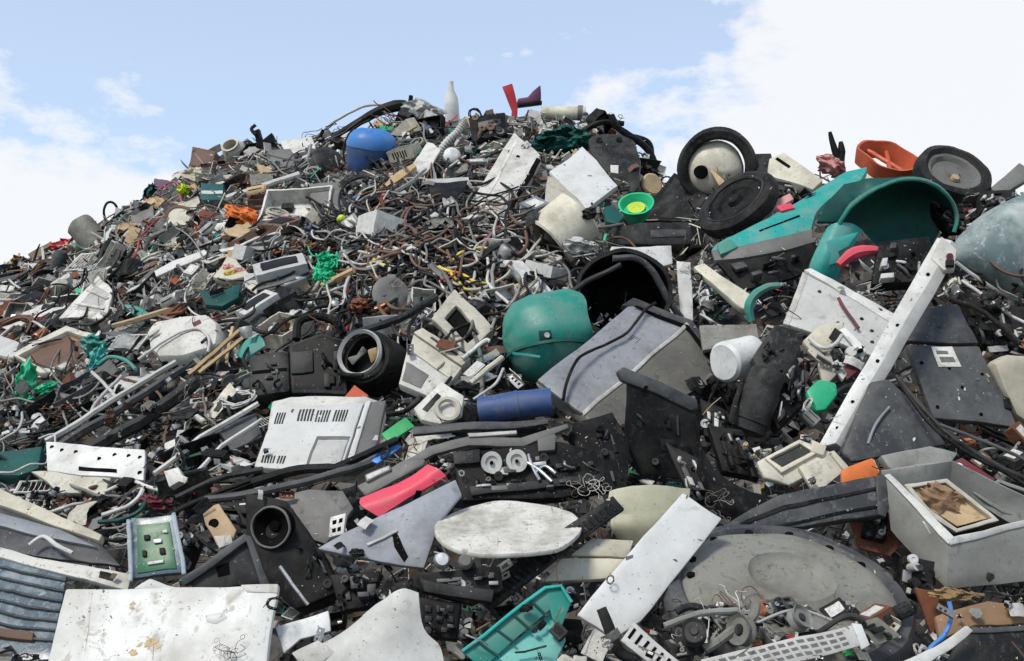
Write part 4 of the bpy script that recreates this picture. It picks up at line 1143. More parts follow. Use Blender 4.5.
t = T('black_tray', 'dusty charcoal tray in the bottom right corner', 'tray', (990, 644), 1.0, .5, short='the charcoal tray in the corner')
t.slab('pan', [(966, 632), (1034, 628), (1040, 676), (940, 676)], 12, 'charcoal', 2)
t.slab('lip', [(962, 629, 2), (1034, 625, 2), (1034, 630, 2), (966, 634, 2)], 6, 'slate', .8); t.done()
t = T('white_lever', 'white plastic lever poking out of the corner tray', 'lever', (938, 646), 1.1, .4)
t.slab('x', [(900, 662), (936, 646), (968, 625), (974, 630), (946, 652), (916, 672)], 6, 'white', 1.2); t.done()
t = T('drum_dish', 'big round grey metal dish with a slate rim', 'dish', (786, 590), .95, 0, short='the big grey dish')
ax = (.04, -.93, .37)
t.lathe('dish', (786, 594, -10), ax, [(0, 14), (30, 15), (36, 18), (40, 24), (46, 24), (52, 19), (64, 18), (92, 13), (108, 3), (113, -6), (60, -18), (0, -20)], 'dish_grey', 72, wob=2.5)
t.lathe('rim', (786, 594, -10), ax, [(104, 3), (109, 8), (120, 6), (125, -4), (122, -22), (110, -22), (104, 3)], 'slate', 72)
A_ = t.vec(*ax).normalized(); U_ = (t.vec(1, 0, 0) - A_ * t.vec(1, 0, 0).dot(A_)).normalized(); W_ = A_.cross(U_)
for k, ang in enumerate([25, 48, 75, 100, 128, 155, 172]):
    q_ = t.pt(786, 594, -10) + (U_ * math.cos(math.radians(ang)) + W_ * math.sin(math.radians(ang))) * 97 * t.s + A_ * 10.6 * t.s
    t.g('bolt_hole').lathe(q_, A_, [(0, .6 * t.s), (4.5 * t.s, .6 * t.s), (5 * t.s, -2 * t.s)], 'hole', 14)
t.done()
for i, (x, y, r) in enumerate([(742, 630, 15), (694, 632, 13), (800, 618, 12)]):
    t = T('pulley', ['grey pulley standing in the near side of the grey dish', 'dark pulley at the foot of the white slotted bracket', 'greenish pulley in the hollow of the grey dish'][i], 'pulley', (x, y), 1.25, .3, group='pulleys on the dish')
    ax = [(-.8, -.3, .5), (-.1, -.6, .7), (.5, -.6, .6)][i]
    t.lathe('sheave', (x, y, 0), ax, [(r * .35, 3), (r * .8, 3), (r, 6), (r, 3), (r * .85, 0), (r, -3), (r, -6), (r * .35, -6)], ['dish_grey', 'charcoal', 'box_grey'][i], 28)
    t.lathe('hub', (x, y, 0), ax, [(0, 5), (r * .3, 5), (r * .4, 3), (r * .4, -5)], 'charcoal', 16); t.done()
for i, p in enumerate([[(664, 626), (700, 614), (738, 610)], [(704, 650), (730, 632), (752, 618), (756, 604)], [(758, 622), (800, 610), (838, 622)], [(676, 612), (690, 606), (712, 612)], [(816, 634), (850, 616), (884, 636)]]):
    t = T('bent_rod', ['long grey bent rod across the near edge of the grey dish', 'fat grey rod beside the standing grey pulley', 'thin pale rod arched over the hollow of the grey dish', 'short dark rod by the left rim of the grey dish', 'charcoal rod bent along the right rim of the grey dish'][i], 'rod', p[1], 1.2, .4, keep=False)
    t.tube('x', p, [3.4, 5, 1.6, 4, 3][i], ['box_grey', 'dish_grey', 'pale_grey', 'charcoal', 'charcoal'][i]); t.done()
for i, (q, m) in enumerate([([(712, 618), (752, 610), (764, 624), (724, 634)], 'box_grey'), ([(664, 640), (696, 632), (706, 652), (672, 660)], 'charcoal'), ([(838, 632), (878, 616), (902, 636), (866, 652)], 'dish_grey'), ([(764, 602), (792, 596), (802, 608), (772, 616)], 'slate')]):
    t = T('machine_part', ['greenish broken mechanism lying in the near side of the grey dish', 'black broken mechanism below the dark pulley', 'dirty grey broken mechanism on the right rim of the grey dish', 'slate broken mechanism in the hollow of the grey dish'][i], 'mechanism', q[0], 1.15, .4)
    t.slab('chassis', q, 10, m, 1.5); t.clutter(q, 9, ('box_grey', 'charcoal', 'dish_grey', 'dull_steel', 'black'), 40 + i, 6, .3); t.done()
t = T('perforated_tray', 'white perforated tray at the bottom edge', 'perforated tray', (786, 648), 1.3, .5, short='the white perforated tray')
q = [(700, 660), (858, 624), (868, 644), (720, 682)]
t.slab('plate', q, 6, 'white', 1)
for r in range(3):
    for k in range(14):
        u = .04 + k * .062; v = .14 + r * .27
        t.slab('perforation', subquad(q, u, v, u + .042, v + .13, .5), 1, 'mid_grey', 0)
t.slab('edge', [(852, 623, 3), (862, 624, 3), (870, 645, 3), (862, 650, 3)], 5, 'white_clean', 1); t.done()

# ---- lower middle
t = T('white_plank', 'large plain white panel slanting across the lower middle', 'panel', (650, 556), 1.3, .5, short='the large plain white panel')
t.slab('panel', [(682, 493), (723, 518), (640, 622), (614, 640), (577, 614)], 7, 'white_clean', 1.5)
t.slab('scuff', [(626, 557, .6), (634, 555, .6), (634, 558, .6), (627, 560, .6)], .6, 'mid_grey', 0); t.done()
t = T('black_hose', 'short fat black hose lying over the foot of the white panel', 'hose', (608, 625), 1.45, .3, short='the fat black hose')
t.tube('x', [(601, 609), (607, 624), (614, 642), (622, 654), (640, 662)], [5.5, 6, 6, 6, 6], 'rubber', seg=14); t.done()
t = T('slotted_bracket', 'white slotted bracket at the foot of the white panel', 'bracket', (644, 644), 1.35, .5, short='the white slotted bracket')
q = [(634, 622), (680, 662), (670, 676), (620, 640)]
t.slab('plate', q, 6, 'white', 1)
for k in range(6):
    t.slab('slot', subquad(q, .06 + k * .15, .2, .11 + k * .15, .7, .6), 1, 'hole', 0)
t.done()
t = T('plastic_basket', 'teal green basket broken open at the bottom edge', 'basket', (520, 625), 1.2, .4, short='the teal green basket')
q = [(466, 650), (545, 588), (552, 598), (486, 664)]
t.slab('side', [(462, 652), (543, 590), (556, 604), (484, 668)], 4, 'teal', 1)
t.slab('side', [(543, 588), (560, 586), (571, 602), (560, 630), (552, 618)], 6, 'teal', 1.5)
t.slab('floor', [(486, 666, -4), (556, 608, -10), (566, 640, -4), (548, 676, 2), (500, 676, 2)], 4, 'cyan_plastic', 1)
for k in range(4):
    u = .15 + k * .22
    a, b = quad_pt(q, u, .1), quad_pt(q, u, .9)
    t.tube('rib', [(a[0], a[1], 2), (b[0] + 6, b[1] + 4, 2)], 1.2, 'teal_dark', False)
t.tube('lip', [(463, 651, 2), (505, 619, 3), (545, 588, 3), (561, 586, 2), (571, 602, 1)], 2, 'cyan_plastic', False); t.done()
t = T('olive_bowl', 'olive plastic bowl wedged left of the white panel', 'bowl', (646, 512), 1.0, .2, short='the olive bowl')
t.sheet('side', [[(610, 492, -6), (632, 487, -2), (660, 486, 0), (690, 488, -4)], [(609, 506, -2), (632, 504, 2), (660, 503, 3), (688, 504, 0)], [(614, 516, 0), (634, 514, 4), (660, 513, 5), (684, 514, 2)]], 'olive', 4)
t.sheet('base_curve', [[(612, 515, 1), (634, 514, 5), (660, 513, 6), (684, 514, 3)], [(612, 528, 4), (632, 527, 8), (652, 528, 8), (672, 532, 4)], [(620, 542, -6), (634, 545, 0), (650, 546, 0), (664, 546, -4)]], 'olive', 4); t.done()
t = T('cream_carton', 'cream flat housing under the olive bowl', 'housing', (600, 556), .95, .4, short='the cream flat housing')
t.slab('upper', [(592, 538), (634, 541), (628, 558), (570, 556)], 8, 'cream', 1.5)
t.slab('lower', [(560, 558), (626, 559), (608, 578), (544, 582)], 10, 'cream', 1.5); t.done()
t = T('slatted_rail', 'charcoal toothed rail slanting behind the speckled oval top', 'rail', (575, 548), 1.1, .4, short='the charcoal toothed rail')
q = [(470, 596), (612, 494), (624, 508), (490, 610)]
t.slab('rail', q, 8, 'charcoal', 1)
for k in range(26):
    t.slab('tooth', subquad(q, .02 + k * .037, .3, .038 + k * .037, .8, 1.5), 2, 'black', 0)
t.done()
t = T('oval_board', 'speckled white oval table top lying flat', 'table top', (507, 524), 1.3, .2, short='the speckled oval top')
g = t.g('x', 1.2)
n = Vector(t.vec(-.03, -.97, .17)).normalized()
c = t.pt(508, 526); u = t.vec(1, -.04, -.1).normalized(); u = (u - n * u.dot(n)).normalized(); w = n.cross(u)
ringp = [c + u * math.cos(a) * 74 * t.s + w * math.sin(a) * 72 * t.s * (1 + .02 * math.sin(5 * a)) for a in [2 * math.pi * k / 56 for k in range(56)]]
g.prism(ringp, -n * 5 * t.s, 'stone_white'); t.done()
t = T('laptop_cover', 'blue grey plastic cover with a raised rib left of the oval top', 'plastic cover', (410, 535), 1.15, .55, short='the blue grey cover')
t.slab('cover', [(318, 548), (344, 532), (402, 507), (456, 479), (462, 494), (440, 522), (430, 552), (424, 569), (380, 562)], 6, 'blue_grey', 1.5)
t.slab('rib', [(366, 544, 2.5), (398, 528, 2.5), (399, 530.5, 2.5), (368, 546, 2.5)], 2.5, 'pale_grey', .5)
t.slab('cut_out', [(392, 531, .8), (398, 533, .8), (408, 556, .8), (404, 562, .8), (394, 546, .8)], 1, 'hole', .3); t.done()
t = T('printer_chassis', 'black broken printer frame under the speckled oval top', 'printer frame', (450, 580), 1.1, .35, short='the black printer frame')
t.slab('crossbar', [(418, 572), (500, 566), (504, 590), (470, 604), (420, 590)], 16, 'black', 1.5)
t.slab('front_bar', [(420, 578, 8), (494, 590, 8), (492, 602, 8), (424, 590, 8)], 8, 'charcoal', 1)
t.slab('column', [(418, 596), (460, 602), (456, 640), (420, 636)], 16, 'black', 1.5)
for k in range(7):
    t.slab('tooth', [(424 + (k % 3) * 11, 604 + (k // 3) * 11, 2), (431 + (k % 3) * 11, 605 + (k // 3) * 11, 2), (430 + (k % 3) * 11, 612 + (k // 3) * 11, 2), (424 + (k % 3) * 11, 611 + (k // 3) * 11, 2)], 4, 'charcoal', .6)
t.clutter([(420, 574, 0), (500, 570, 0), (500, 588, 0), (424, 590, 0)], 14, ('black', 'charcoal', 'dull_steel', 'mid_grey', 'slate'), 5, 7, .18)
t.clutter([(420, 600, 0), (458, 604, 0), (455, 638, 0), (421, 634, 0)], 10, ('charcoal', 'slate', 'black'), 6, 5, .2)
t.lathe('wheel', (442, 560, 8), (.1, -.5, .8), [(0, 4), (6, 4), (8, 1), (8, -3)], 'steel', 18)
t.lathe('wheel', (465, 562, 8), (.1, -.5, .8), [(0, 4), (5, 4), (7, 1), (7, -3)], 'mid_grey', 18); t.done()
t = T('gear_mechanism', 'black tape deck mechanism with two white gears', 'tape deck', (520, 465), .95, .4, short='the deck with two white gears')
t.slab('chassis', [(452, 454), (560, 442), (604, 452), (606, 488), (560, 498), (462, 500)], 14, 'black', 1.5)
t.slab('block', [(453, 452, 6), (480, 449, 6), (480, 462, 6), (454, 464, 6)], 10, 'charcoal', 1)
t.slab('block', [(538, 440, 6), (556, 434, 6), (556, 450, 6), (540, 452, 6)], 8, 'mid_grey', 1)
t.clutter([(462, 462, 0), (600, 448, 0), (604, 486, 0), (468, 496, 0)], 26, ('black', 'charcoal', 'slate', 'dull_steel', 'black', 'mid_grey'), 3, 5, .12)
for i, (x, y) in enumerate([(492, 463), (518, 461)]):
    prof = [(0, 3), (2.5, 3), (2.6, 1), (6, 1), (6.5, 3), (10.5, 3), (11, 0), (11, -4)]
    t.lathe('gear#%d' % i, (x, y, 8), (0, -.2, 1), prof, 'white', 26)
    t.lathe('axle#%d' % i, (x, y, 11), (0, -.2, 1), [(0, 1), (1.8, 1), (2, -1)], 'hole', 12, parent='gear#%d' % i)
t.slab('plate', [(494, 468, 7), (512, 466, 7), (508, 474, 7), (490, 474, 7)], 3, 'white_dirty', .6)
for i, p in enumerate([[(530, 455), (534, 468), (540, 480)], [(536, 472), (546, 466), (556, 474)], [(528, 462), (540, 470), (552, 482)]]):
    t.tube('lever#%d' % i, [(a, b, 8) for a, b in p], 1.8, 'steel')
t.slab('rail', [(470, 486, 5), (600, 474, 5), (602, 482, 5), (472, 495, 5)], 5, 'charcoal', .8); t.done()
t = T('bent_edging', 'bent grey trim strip above the tape deck', 'trim', (500, 442), .95, .4, short='the bent grey trim', keep=False)
t.slab('x', [(402, 462), (430, 446), (470, 437), (520, 438), (566, 424), (568, 428), (524, 446), (470, 446), (434, 454), (406, 468)], 5, 'mid_grey', .8)
t.slab('x', [(468, 434, 2), (516, 430, 2), (516, 434, 2), (470, 438, 2)], 4, 'white_dirty', .6); t.done()
t = T('edging_strip', 'slate strip lying just above the bent grey trim', 'strip', (460, 425), .85, .4, keep=False)
t.slab('x', [(412, 426), (480, 422), (548, 418), (548, 424), (480, 430), (412, 434)], 5, 'slate', .8); t.done()
t = T('black_cabinet', 'black cabinet corner behind the tape deck', 'cabinet', (600, 438), .75, .35)
t.slab('shell', [(560, 426), (612, 412), (630, 440), (628, 488), (606, 490), (580, 452)], 14, 'black', 1.5); t.clutter([(584, 424, 0), (612, 418, 0), (626, 480, 0), (608, 484, 0)], 9, ('charcoal', 'black', 'slate'), 7, 4, .3); t.done()
t = T('red_sheet', 'bright pink red curved sheet above the blue grey cover', 'curved sheet', (404, 492), 1.15, .4, short='the pink red sheet')
t.sheet('x', [[(360, 498, -6), (388, 486, -6), (410, 476, -6), (428, 464, -6)], [(362, 506, 3), (392, 494, 4), (416, 482, 4), (438, 468, 3)], [(380, 516, 0), (400, 502, 2), (424, 488, 2), (446, 476, 0)]], 'pink_red', 2.5); t.done()
t = T('loudspeaker', 'black loudspeaker box with a pale ring round its cone', 'loudspeaker', (285, 530), 1.0, .3, short='the black loudspeaker')
t.slab('cabinet', [(246, 492), (286, 500), (322, 552), (340, 590), (296, 610), (262, 580), (246, 540)], 40, 'black', 2)
t.clutter([(290, 512, 0), (318, 552, 0), (334, 586, 0), (300, 600, 0)], 9, ('black', 'charcoal', 'slate'), 10, 3, .3)
t.lathe('ring', (271, 527, 9), (-.2, -.1, .97), [(19.3, 1), (20, 2.2), (21, 2.2), (21.6, 0), (19.3, 1)], 'mid_grey', 36)
t.lathe('cone', (271, 527, 9), (-.2, -.1, .97), [(0, -6), (5, -6), (7, -9), (18, 1), (20, 1), (20, -14)], 'hole', 36); t.done()
t = T('grey_hood', 'charcoal plate leaning right of the black loudspeaker', 'plate', (300, 508), 1.08, .5, short='the charcoal plate by the loudspeaker')
t.slab('x', [(274, 497), (310, 488), (342, 490), (354, 508), (326, 544), (312, 540)], 6, 'mid_grey', 1.2); t.done()
t = T('switch_block', 'small white switch block on the charcoal plate', 'switch block', (340, 523), 1.2, .4)
q = [(330, 518), (346, 514), (344, 534), (328, 538)]
t.slab('block', q, 8, 'white_dirty', .8)
for u, v in [(.3, .3), (.7, .3), (.3, .7), (.65, .7)]:
    t.slab('hole', subquad(q, u - .12, v - .1, u + .12, v + .1, .5), 1, 'hole', .2)
t.done()
t = T('steel_rail', 'bundle of grey rail beside the pink red sheet', 'rail', (376, 478), 1.05, .5, keep=True)
t.slab('x', [(356, 486), (404, 460), (426, 460), (424, 466), (364, 496)], 5, 'mid_grey', .8); t.slab('x', [(364, 474, 4), (390, 464, 4), (392, 470, 4), (366, 482, 4)], 6, 'pale_grey', 2); t.done()
t = T('cream_shell', 'big cream moulded shell at the bottom left of the basket', 'moulded shell', (400, 630), 1.25, .5, short='the cream moulded shell')
t.sheet('shell', [[(366, 612, -2), (384, 598, 0), (402, 588, 2), (418, 592, 0)], [(340, 634, 2), (370, 630, 8), (400, 628, 10), (424, 628, 2)],
                  [(296, 660, 0), (350, 654, 8), (400, 650, 10), (440, 648, 0)], [(290, 690, 0), (350, 690, 6), (410, 690, 8), (446, 690, 0)]], 'pale_grey', 4)
t.slab('box_edge', [(290, 652, 6), (318, 640, 6), (336, 652, 6), (306, 672, 6)], 5, 'white_dirty', 1); t.done()
t = T('white_carton', 'small white bent plate left of the cream moulded shell', 'plate', (306, 622), 1.25, .45)
t.slab('x', [(275, 628), (328, 610), (330, 630), (300, 640), (284, 654)], 5, 'white_clean', 1.2); t.done()
t = T('silver_probe', 'thin silver rod leaning over the black loudspeaker foot', 'rod', (295, 585), 1.15, .2, keep=False)
t.tube('x', [(279, 567), (292, 585), (308, 606)], 1.8, 'steel', False); t.done()

# ---- lower left
t = T('fridge_compartment', 'translucent grey fridge compartment with a beige top rail', 'fridge compartment', (52, 555), .95, .5, short='the translucent fridge compartment')
t.slab('top_rail', [(-16, 484), (0, 488), (101, 534), (98, 541), (-16, 498)], 10, 'cream', 1.2)
t.slab('back_wall', [(-16, 500, -8), (96, 542, -8), (120, 566, -8), (60, 560, -8), (-16, 548, -8)], 4, 'slate', .8)
t.slab('ledge', [(-16, 508, -2), (60, 528, -2), (96, 548, -2), (60, 540, -2), (-16, 522, -2)], 8, 'blue_grey', 1)
t.slab('shelf_rail', [(-16, 542, 6), (40, 558, 6), (132, 574, 6), (128, 590, 6), (60, 574, 6), (-16, 552, 6)], 7, 'white_dirty', 1)
t.slab('drawer_pane', [(-16, 552, 2), (66, 576, 2), (50, 660, 2), (-16, 660, 2)], 4, 'clear_blue', 1)
for k in range(7):
    t.tube('shelf_rib#%d' % k, [(-16, 563 + k * 11, 4), (20, 571 + k * 11, 5), (66 - k * 2, 581 + k * 10, 4)], 1.3, 'slate')
t.tube('hose', [(30, 545, 8), (44, 536, 10), (58, 546, 10), (72, 554, 8)], 2, 'white')
t.slab('bottom_rail', [(-16, 622, 8), (34, 632, 8), (32, 640, 8), (-16, 632, 8)], 8, 'brown', 1)
t.slab('vent', subquad([(-16, 542, 6.6), (132, 574, 6.6), (128, 590, 6.6), (-16, 552, 6.6)], .78, .25, .88, .7), 1, 'black', .2); t.done()
t = T('circuit_module', 'green circuit board in a clear plastic case', 'circuit board', (155, 545), 1.05, .35, short='the cased green circuit board')
q = [(130, 518), (174, 514), (182, 572), (130, 578)]
t.slab('case', q, 8, 'clear_blue', 1.5)
t.slab('board', subquad(q, .15, .12, .88, .92, 1.5), 2, 'pcb', .4)
for k, (u, v, a, b, m) in enumerate([(.3, .3, .12, .08, 'black'), (.5, .4, .16, .06, 'steel'), (.35, .75, .3, .05, 'white'), (.6, .55, .1, .1, 'black'), (.25, .55, .08, .1, 'black'), (.7, .25, .1, .05, 'white')]):
    t.slab('chip#%d' % k, subquad(q, u, v, u + a, v + b, 4), 3, m, .3, parent='board')
t.tube('flange', [(128, 520, 4), (130, 550, 5), (131, 580, 4)], 2.2, 'glassy', False); t.tube('flange', [(174, 514, 4), (179, 544, 5), (183, 574, 4)], 2.2, 'glassy', False); t.done()
t = T('tan_bracket', 'tan bracket with a round hole above the charcoal corner tray', 'bracket', (219, 522), 1.0, .4, short='the tan bracket')
t.slab('plate', [(202, 508), (220, 503), (237, 530), (234, 540), (218, 546), (206, 524)], 6, 'tan', 1.2)
t.lathe('hole', (214, 523, .6), (-.2, -.3, .9), [(0, .6), (5, .6), (5.5, -1)], 'hole', 18)
t.slab('foot', [(214, 536, 3), (232, 534, 3), (234, 542, 3), (220, 548, 3)], 5, 'white_dirty', .8); t.done()
t = T('corner_tray', 'charcoal wedge tray right of the cased green circuit board', 'tray', (222, 565), 1.05, .3, short='the charcoal wedge tray')
t.slab('floor', [(182, 580), (245, 542), (262, 584), (198, 590)], 6, 'charcoal', 1)
t.slab('wall', [(180, 578, 6), (244, 534, 6), (246, 541, 6), (184, 586, 6)], 10, 'slate', 1)
t.slab('wall#2', [(243, 534, 6), (250, 536, 4), (270, 584, 4), (262, 586, 6)], 10, 'slate', 1)
t.slab('socket', [(215, 566, 1), (228, 562, 1), (229, 574, 1), (217, 577, 1)], 1.2, 'hole', .3); t.done()
t = T('freezer_front_sheet', 'large white door with rust stains at the bottom left', 'appliance door', (165, 625), 1.35, .5, short='the large rust-stained door')
q = [(64, 589), (279, 584), (262, 690), (40, 690)]
t.slab('door', q, 9, 'white_rusty', 2.5)
t.slab('seam', [(90, 590, .4), (92, 590, .4), (80, 688, .4), (78, 688, .4)], .5, 'white_dirty', 0)
t.slab('hinge_pad', [(240, 584, .8), (278, 584, .8), (277, 593, .8), (246, 592, .8)], 2, 'white_rusty', .8)
t.slab('dent', [(206, 615, .6), (224, 611, .6), (228, 618, .6), (216, 624, .6), (207, 622, .6)], 1.2, 'white_rusty', .5)
rr = random.Random(4)
for cx, cy, sx, sy, n in [(147, 644, 9, 5, 22), (133, 653, 4, 3, 7), (131, 606, 2, 3, 3)]:
    g = t.g('rust_stain#%d' % cx, 0)
    for k in range(n):
        x, y = cx + rr.gauss(0, sx * .5), cy + rr.gauss(0, sy * .5) - (0)
        r = rr.uniform(.6, 2.2)
        ps = [(x + r * 1.8 * math.cos(a) * rr.uniform(.6, 1.2) , y + r * math.sin(a) * rr.uniform(.6, 1.2) - .5 * r * math.cos(a), .25 + .01 * k) for a in [2 * math.pi * j / 9 for j in range(9)]]
        g.prism(t.P(ps), -t.normal(q) * .2 * t.s, 'tan' if rr.random() < .75 else 'wood')
t.done()
t = T('white_clip', 'white plastic spout behind the large rust-stained door', 'spout', (152, 583), 1.2, .4)
t.slab('x', [(132, 590), (150, 578), (166, 584), (188, 590), (160, 594)], 8, 'white', 2); t.done()
t = T('dark_red_cloth', 'dark red cloth pinched below the white holed bracket', 'cloth', (155, 503), .85, .5)
t.cloth('x', (155, 503, 0), (16.1, 6.2, 7.0), 'dark_red', 4, 20); t.done()
t = T('white_cube', 'small white block standing right of the white holed bracket', 'block', (174, 477), .7, .3)
t.slab('x', [(164, 470), (178, 466), (184, 478), (170, 486)], 10, 'white_dirty', 1.2); t.done()
for i, p in enumerate([[(102, 515), (126, 508), (138, 500), (144, 490)], [(100, 522), (120, 520), (138, 512), (146, 500)]]):
    t = T('green_hose', ['upper thin green hose below the white holed bracket', 'lower thin green hose below the white holed bracket'][i], 'hose', p[1], .8, .5, keep=False)
    t.tube('x', p, 2.2, ['pale_grey', 'teal_dark'][i]); t.done()
for i, (p, w, m) in enumerate([([(186, 512), (240, 488), (300, 470), (350, 468)], 5, 'black'), ([(170, 500), (220, 478), (262, 470)], 3, 'charcoal'), ([(206, 500), (260, 492), (320, 478), (372, 462)], 4, 'slate'),
                               ([(160, 520), (200, 500), (250, 480)], 2.5, 'black'), ([(330, 470), (365, 455), (398, 440)], 4, 'black')]):
    t = T('flat_cable', ['thick black hose under the white monitor', 'charcoal hose left of the thick black hose', 'slate strip crossing the thick black hose', 'thin black hose above the cased green circuit board',
                         'black strip right of the white monitor'][i], 'hose', p[1], .75, .6, group='hoses below the white monitor', keep=False)
    t.tube('x', p, w, m); t.done()

# ---- more of the left skyline
t = T('camera_tripod', 'black spiky bracket standing on the skyline left of the long white tube', 'bracket', (262, 142), .15, 0, short='the spiky skyline bracket')
t.slab('x', [(254, 130), (259, 128), (262, 140), (272, 133), (280, 150), (272, 158), (258, 152)], 6, 'black', 1); t.tube('x', [(256, 134), (252, 128), (256, 124)], 1.8, 'charcoal', sharp=60); t.done()
t = T('aluminium_sheet', 'pale thin sheet lying along the skyline left of the black arm', 'sheet', (296, 148), .2, .3)
t.slab('x', [(280, 140), (312, 137), (316, 148), (286, 156)], 5, 'white_dirty', .8); t.done()
t = T('grey_casing', 'grey boxy casing on the skyline beside the spiky bracket', 'casing', (276, 158), .25, .3)
t.slab('x', [(266, 150), (290, 148), (298, 164), (272, 168)], 12, 'mid_grey', 1.2); t.done()
t = T('motor_housing', 'charcoal rounded casing right of the long white tube', 'casing', (330, 160), .3, .2)
t.lathe('x', (328, 160, 0), (.4, -.5, .75), [(0, 6), (10, 6), (16, 2), (17, -8), (0, -10)], 'charcoal', 24); t.done()
t = T('net_curtain', 'crumpled pale film tangled on the peak beside the pale bottle', 'film', (426, 110), .15)
t.cloth('x', (424, 111, 0), (19.5, 10.0, 8.0), 'pale_grey', 5, 10); t.done()
t = T('dark_bundle', 'dark machine block under the peak left of the red strap', 'mechanism', (490, 128), .3, .3)
q = [(468, 118), (506, 112), (508, 132), (474, 142)]
t.slab('chassis', q, 10, 'black', 1.5); t.clutter(q, 12, ('charcoal', 'black', 'brown', 'mid_grey'), 50, 6, .3); t.done()
for i, (q, ref) in enumerate([([(708, 424), (742, 430), (760, 478), (722, 470)], (734, 450)), ([(372, 590), (420, 576), (424, 618), (384, 606)], (398, 596)), ([(330, 574), (380, 570), (376, 606), (340, 612)], (355, 590)),
                              ([(200, 505), (246, 500), (250, 540), (214, 520)], (226, 512)), ([(904, 556), (936, 560), (930, 606), (898, 590)], (916, 578)), ([(872, 500), (888, 512), (886, 540), (862, 534)], (876, 522)),
                              ([(880, 242), (930, 236), (934, 280), (872, 284)], (904, 262)), ([(960, 292), (1010, 304), (1016, 346), (984, 344)], (990, 322)), ([(540, 590), (578, 582), (580, 606), (560, 616)], (562, 598)),
                              ([(664, 440), (704, 460), (720, 500), (690, 500)], (692, 476)), ([(160, 540), (178, 516), (200, 540), (184, 576)], (182, 546)), ([(700, 398), (726, 410), (724, 440), (704, 436)], (714, 420)), ([(926, 196), (962, 204), (968, 226), (946, 226)], (946, 210)), ([(980, 190), (1016, 188), (1014, 204), (980, 212)], (998, 198)), ([(752, 178), (790, 182), (800, 198), (764, 196)], (776, 188))]):
    t = T('black_mechanism', ['black gutted mechanism between the broken screen and the beige chassis', 'black gutted mechanism left of the printer frame', 'black gutted mechanism at the foot of the black loudspeaker',
                              'black gutted mechanism behind the tan bracket', 'black gutted mechanism right of the grey dish', 'small black gutted mechanism beside the ribbed slate bar',
                              'black gutted mechanism inside the gaping teal hood', 'black gutted mechanism above the slate folded laptop', 'black gutted mechanism right of the teal green basket',
                              'black gutted mechanism behind the curved black bumper', 'black gutted mechanism beside the cased green circuit board', 'small black gutted mechanism below the silver television', 'black gutted mechanism under the tyre with a grey hub',
                              'black gutted mechanism on the ridge above the dusty dome', 'black gutted mechanism behind the teal mower deck'][i], 'mechanism', ref, .7 if i not in (6,) else .75, .4, group='black gutted mechanisms')
    t.slab('chassis', q, 14, 'black', 1.5); t.clutter(q, 14, ('black', 'charcoal', 'black', 'slate', 'dull_steel', 'black', 'pale_grey'), 60 + i, 8, .3); t.done()

# =====================================================================================================
# GROUND, CORE OF THE HEAP, SKY, LIGHT
# =====================================================================================================
def simple_mesh(name, verts, faces, mat):
    me = bpy.data.meshes.new(name)
    me.from_pydata(verts, [], faces)
    me.materials.append(mat)
    o = bpy.data.objects.new(name, me)
    COL.objects.link(o)
    return o


def heap_material():
    m = bpy.data.materials.new('packed_scrap'); m.use_nodes = True
    nt = m.node_tree; N, L = nt.nodes, nt.links
    bs = N['Principled BSDF']
    tc = N.new('ShaderNodeTexCoord')
    vo = N.new('ShaderNodeTexVoronoi'); vo.inputs['Scale'].default_value = 13
    L.new(tc.outputs['Object'], vo.inputs['Vector'])
    rp = N.new('ShaderNodeValToRGB'); rp.color_ramp.interpolation = 'CONSTANT'
    cols = [(.012, .012, .012), (.05, .045, .04), (.02, .018, .016), (.09, .075, .06), (.015, .016, .017), (.06, .035, .02), (.03, .03, .03), (.13, .12, .11)]
    rp.color_ramp.elements[0].color = (*cols[0], 1); rp.color_ramp.elements[1].color = (*cols[1], 1); rp.color_ramp.elements[1].position = .2
    for i, c in enumerate(cols[2:]):
        e = rp.color_ramp.elements.new(.32 + i * .11); e.color = (*c, 1)
    sx = N.new('ShaderNodeSeparateXYZ'); L.new(vo.outputs['Color'], sx.inputs[0]); L.new(sx.outputs[0], rp.inputs[0])
    L.new(rp.outputs[0], bs.inputs['Base Color'])
    bs.inputs['Roughness'].default_value = .75
    bp = N.new('ShaderNodeBump'); bp.inputs['Strength'].default_value = .7; bp.inputs['Distance'].default_value = .04
    L.new(vo.outputs['Distance'], bp.inputs['Height']); L.new(bp.outputs[0], bs.inputs['Normal'])
    return m


def ground_material():
    m = bpy.data.materials.new('dirt_yard'); m.use_nodes = True
    nt = m.node_tree; N, L = nt.nodes, nt.links
    n = N.new('ShaderNodeTexNoise'); n.inputs['Scale'].default_value = .8; n.inputs['Detail'].default_value = 10
    tc = N.new('ShaderNodeTexCoord'); L.new(tc.outputs['Object'], n.inputs['Vector'])
    r = N.new('ShaderNodeValToRGB'); r.color_ramp.elements[0].color = (.07, .06, .05, 1); r.color_ramp.elements[1].color = (.2, .18, .15, 1)
    L.new(n.outputs['Fac'], r.inputs[0]); L.new(r.outputs[0], N['Principled BSDF'].inputs['Base Color'])
    N['Principled BSDF'].inputs['Roughness'].default_value = .95
    return m


g = simple_mesh('ground', [(-2000, -2000, 0), (2000, -2000, 0), (2000, 2000, 0), (-2000, 2000, 0)], [(0, 1, 2, 3)], ground_material())
g['kind'] = 'structure'


def raw_pt(px, t, push):
    ry, rd = ridge_at(px)
    py = 661 - t * (661 - ry)
    d = 1 / ((1 - t) / BOT + t / rd)
    return CAM + ray(px, py) * (d + push)


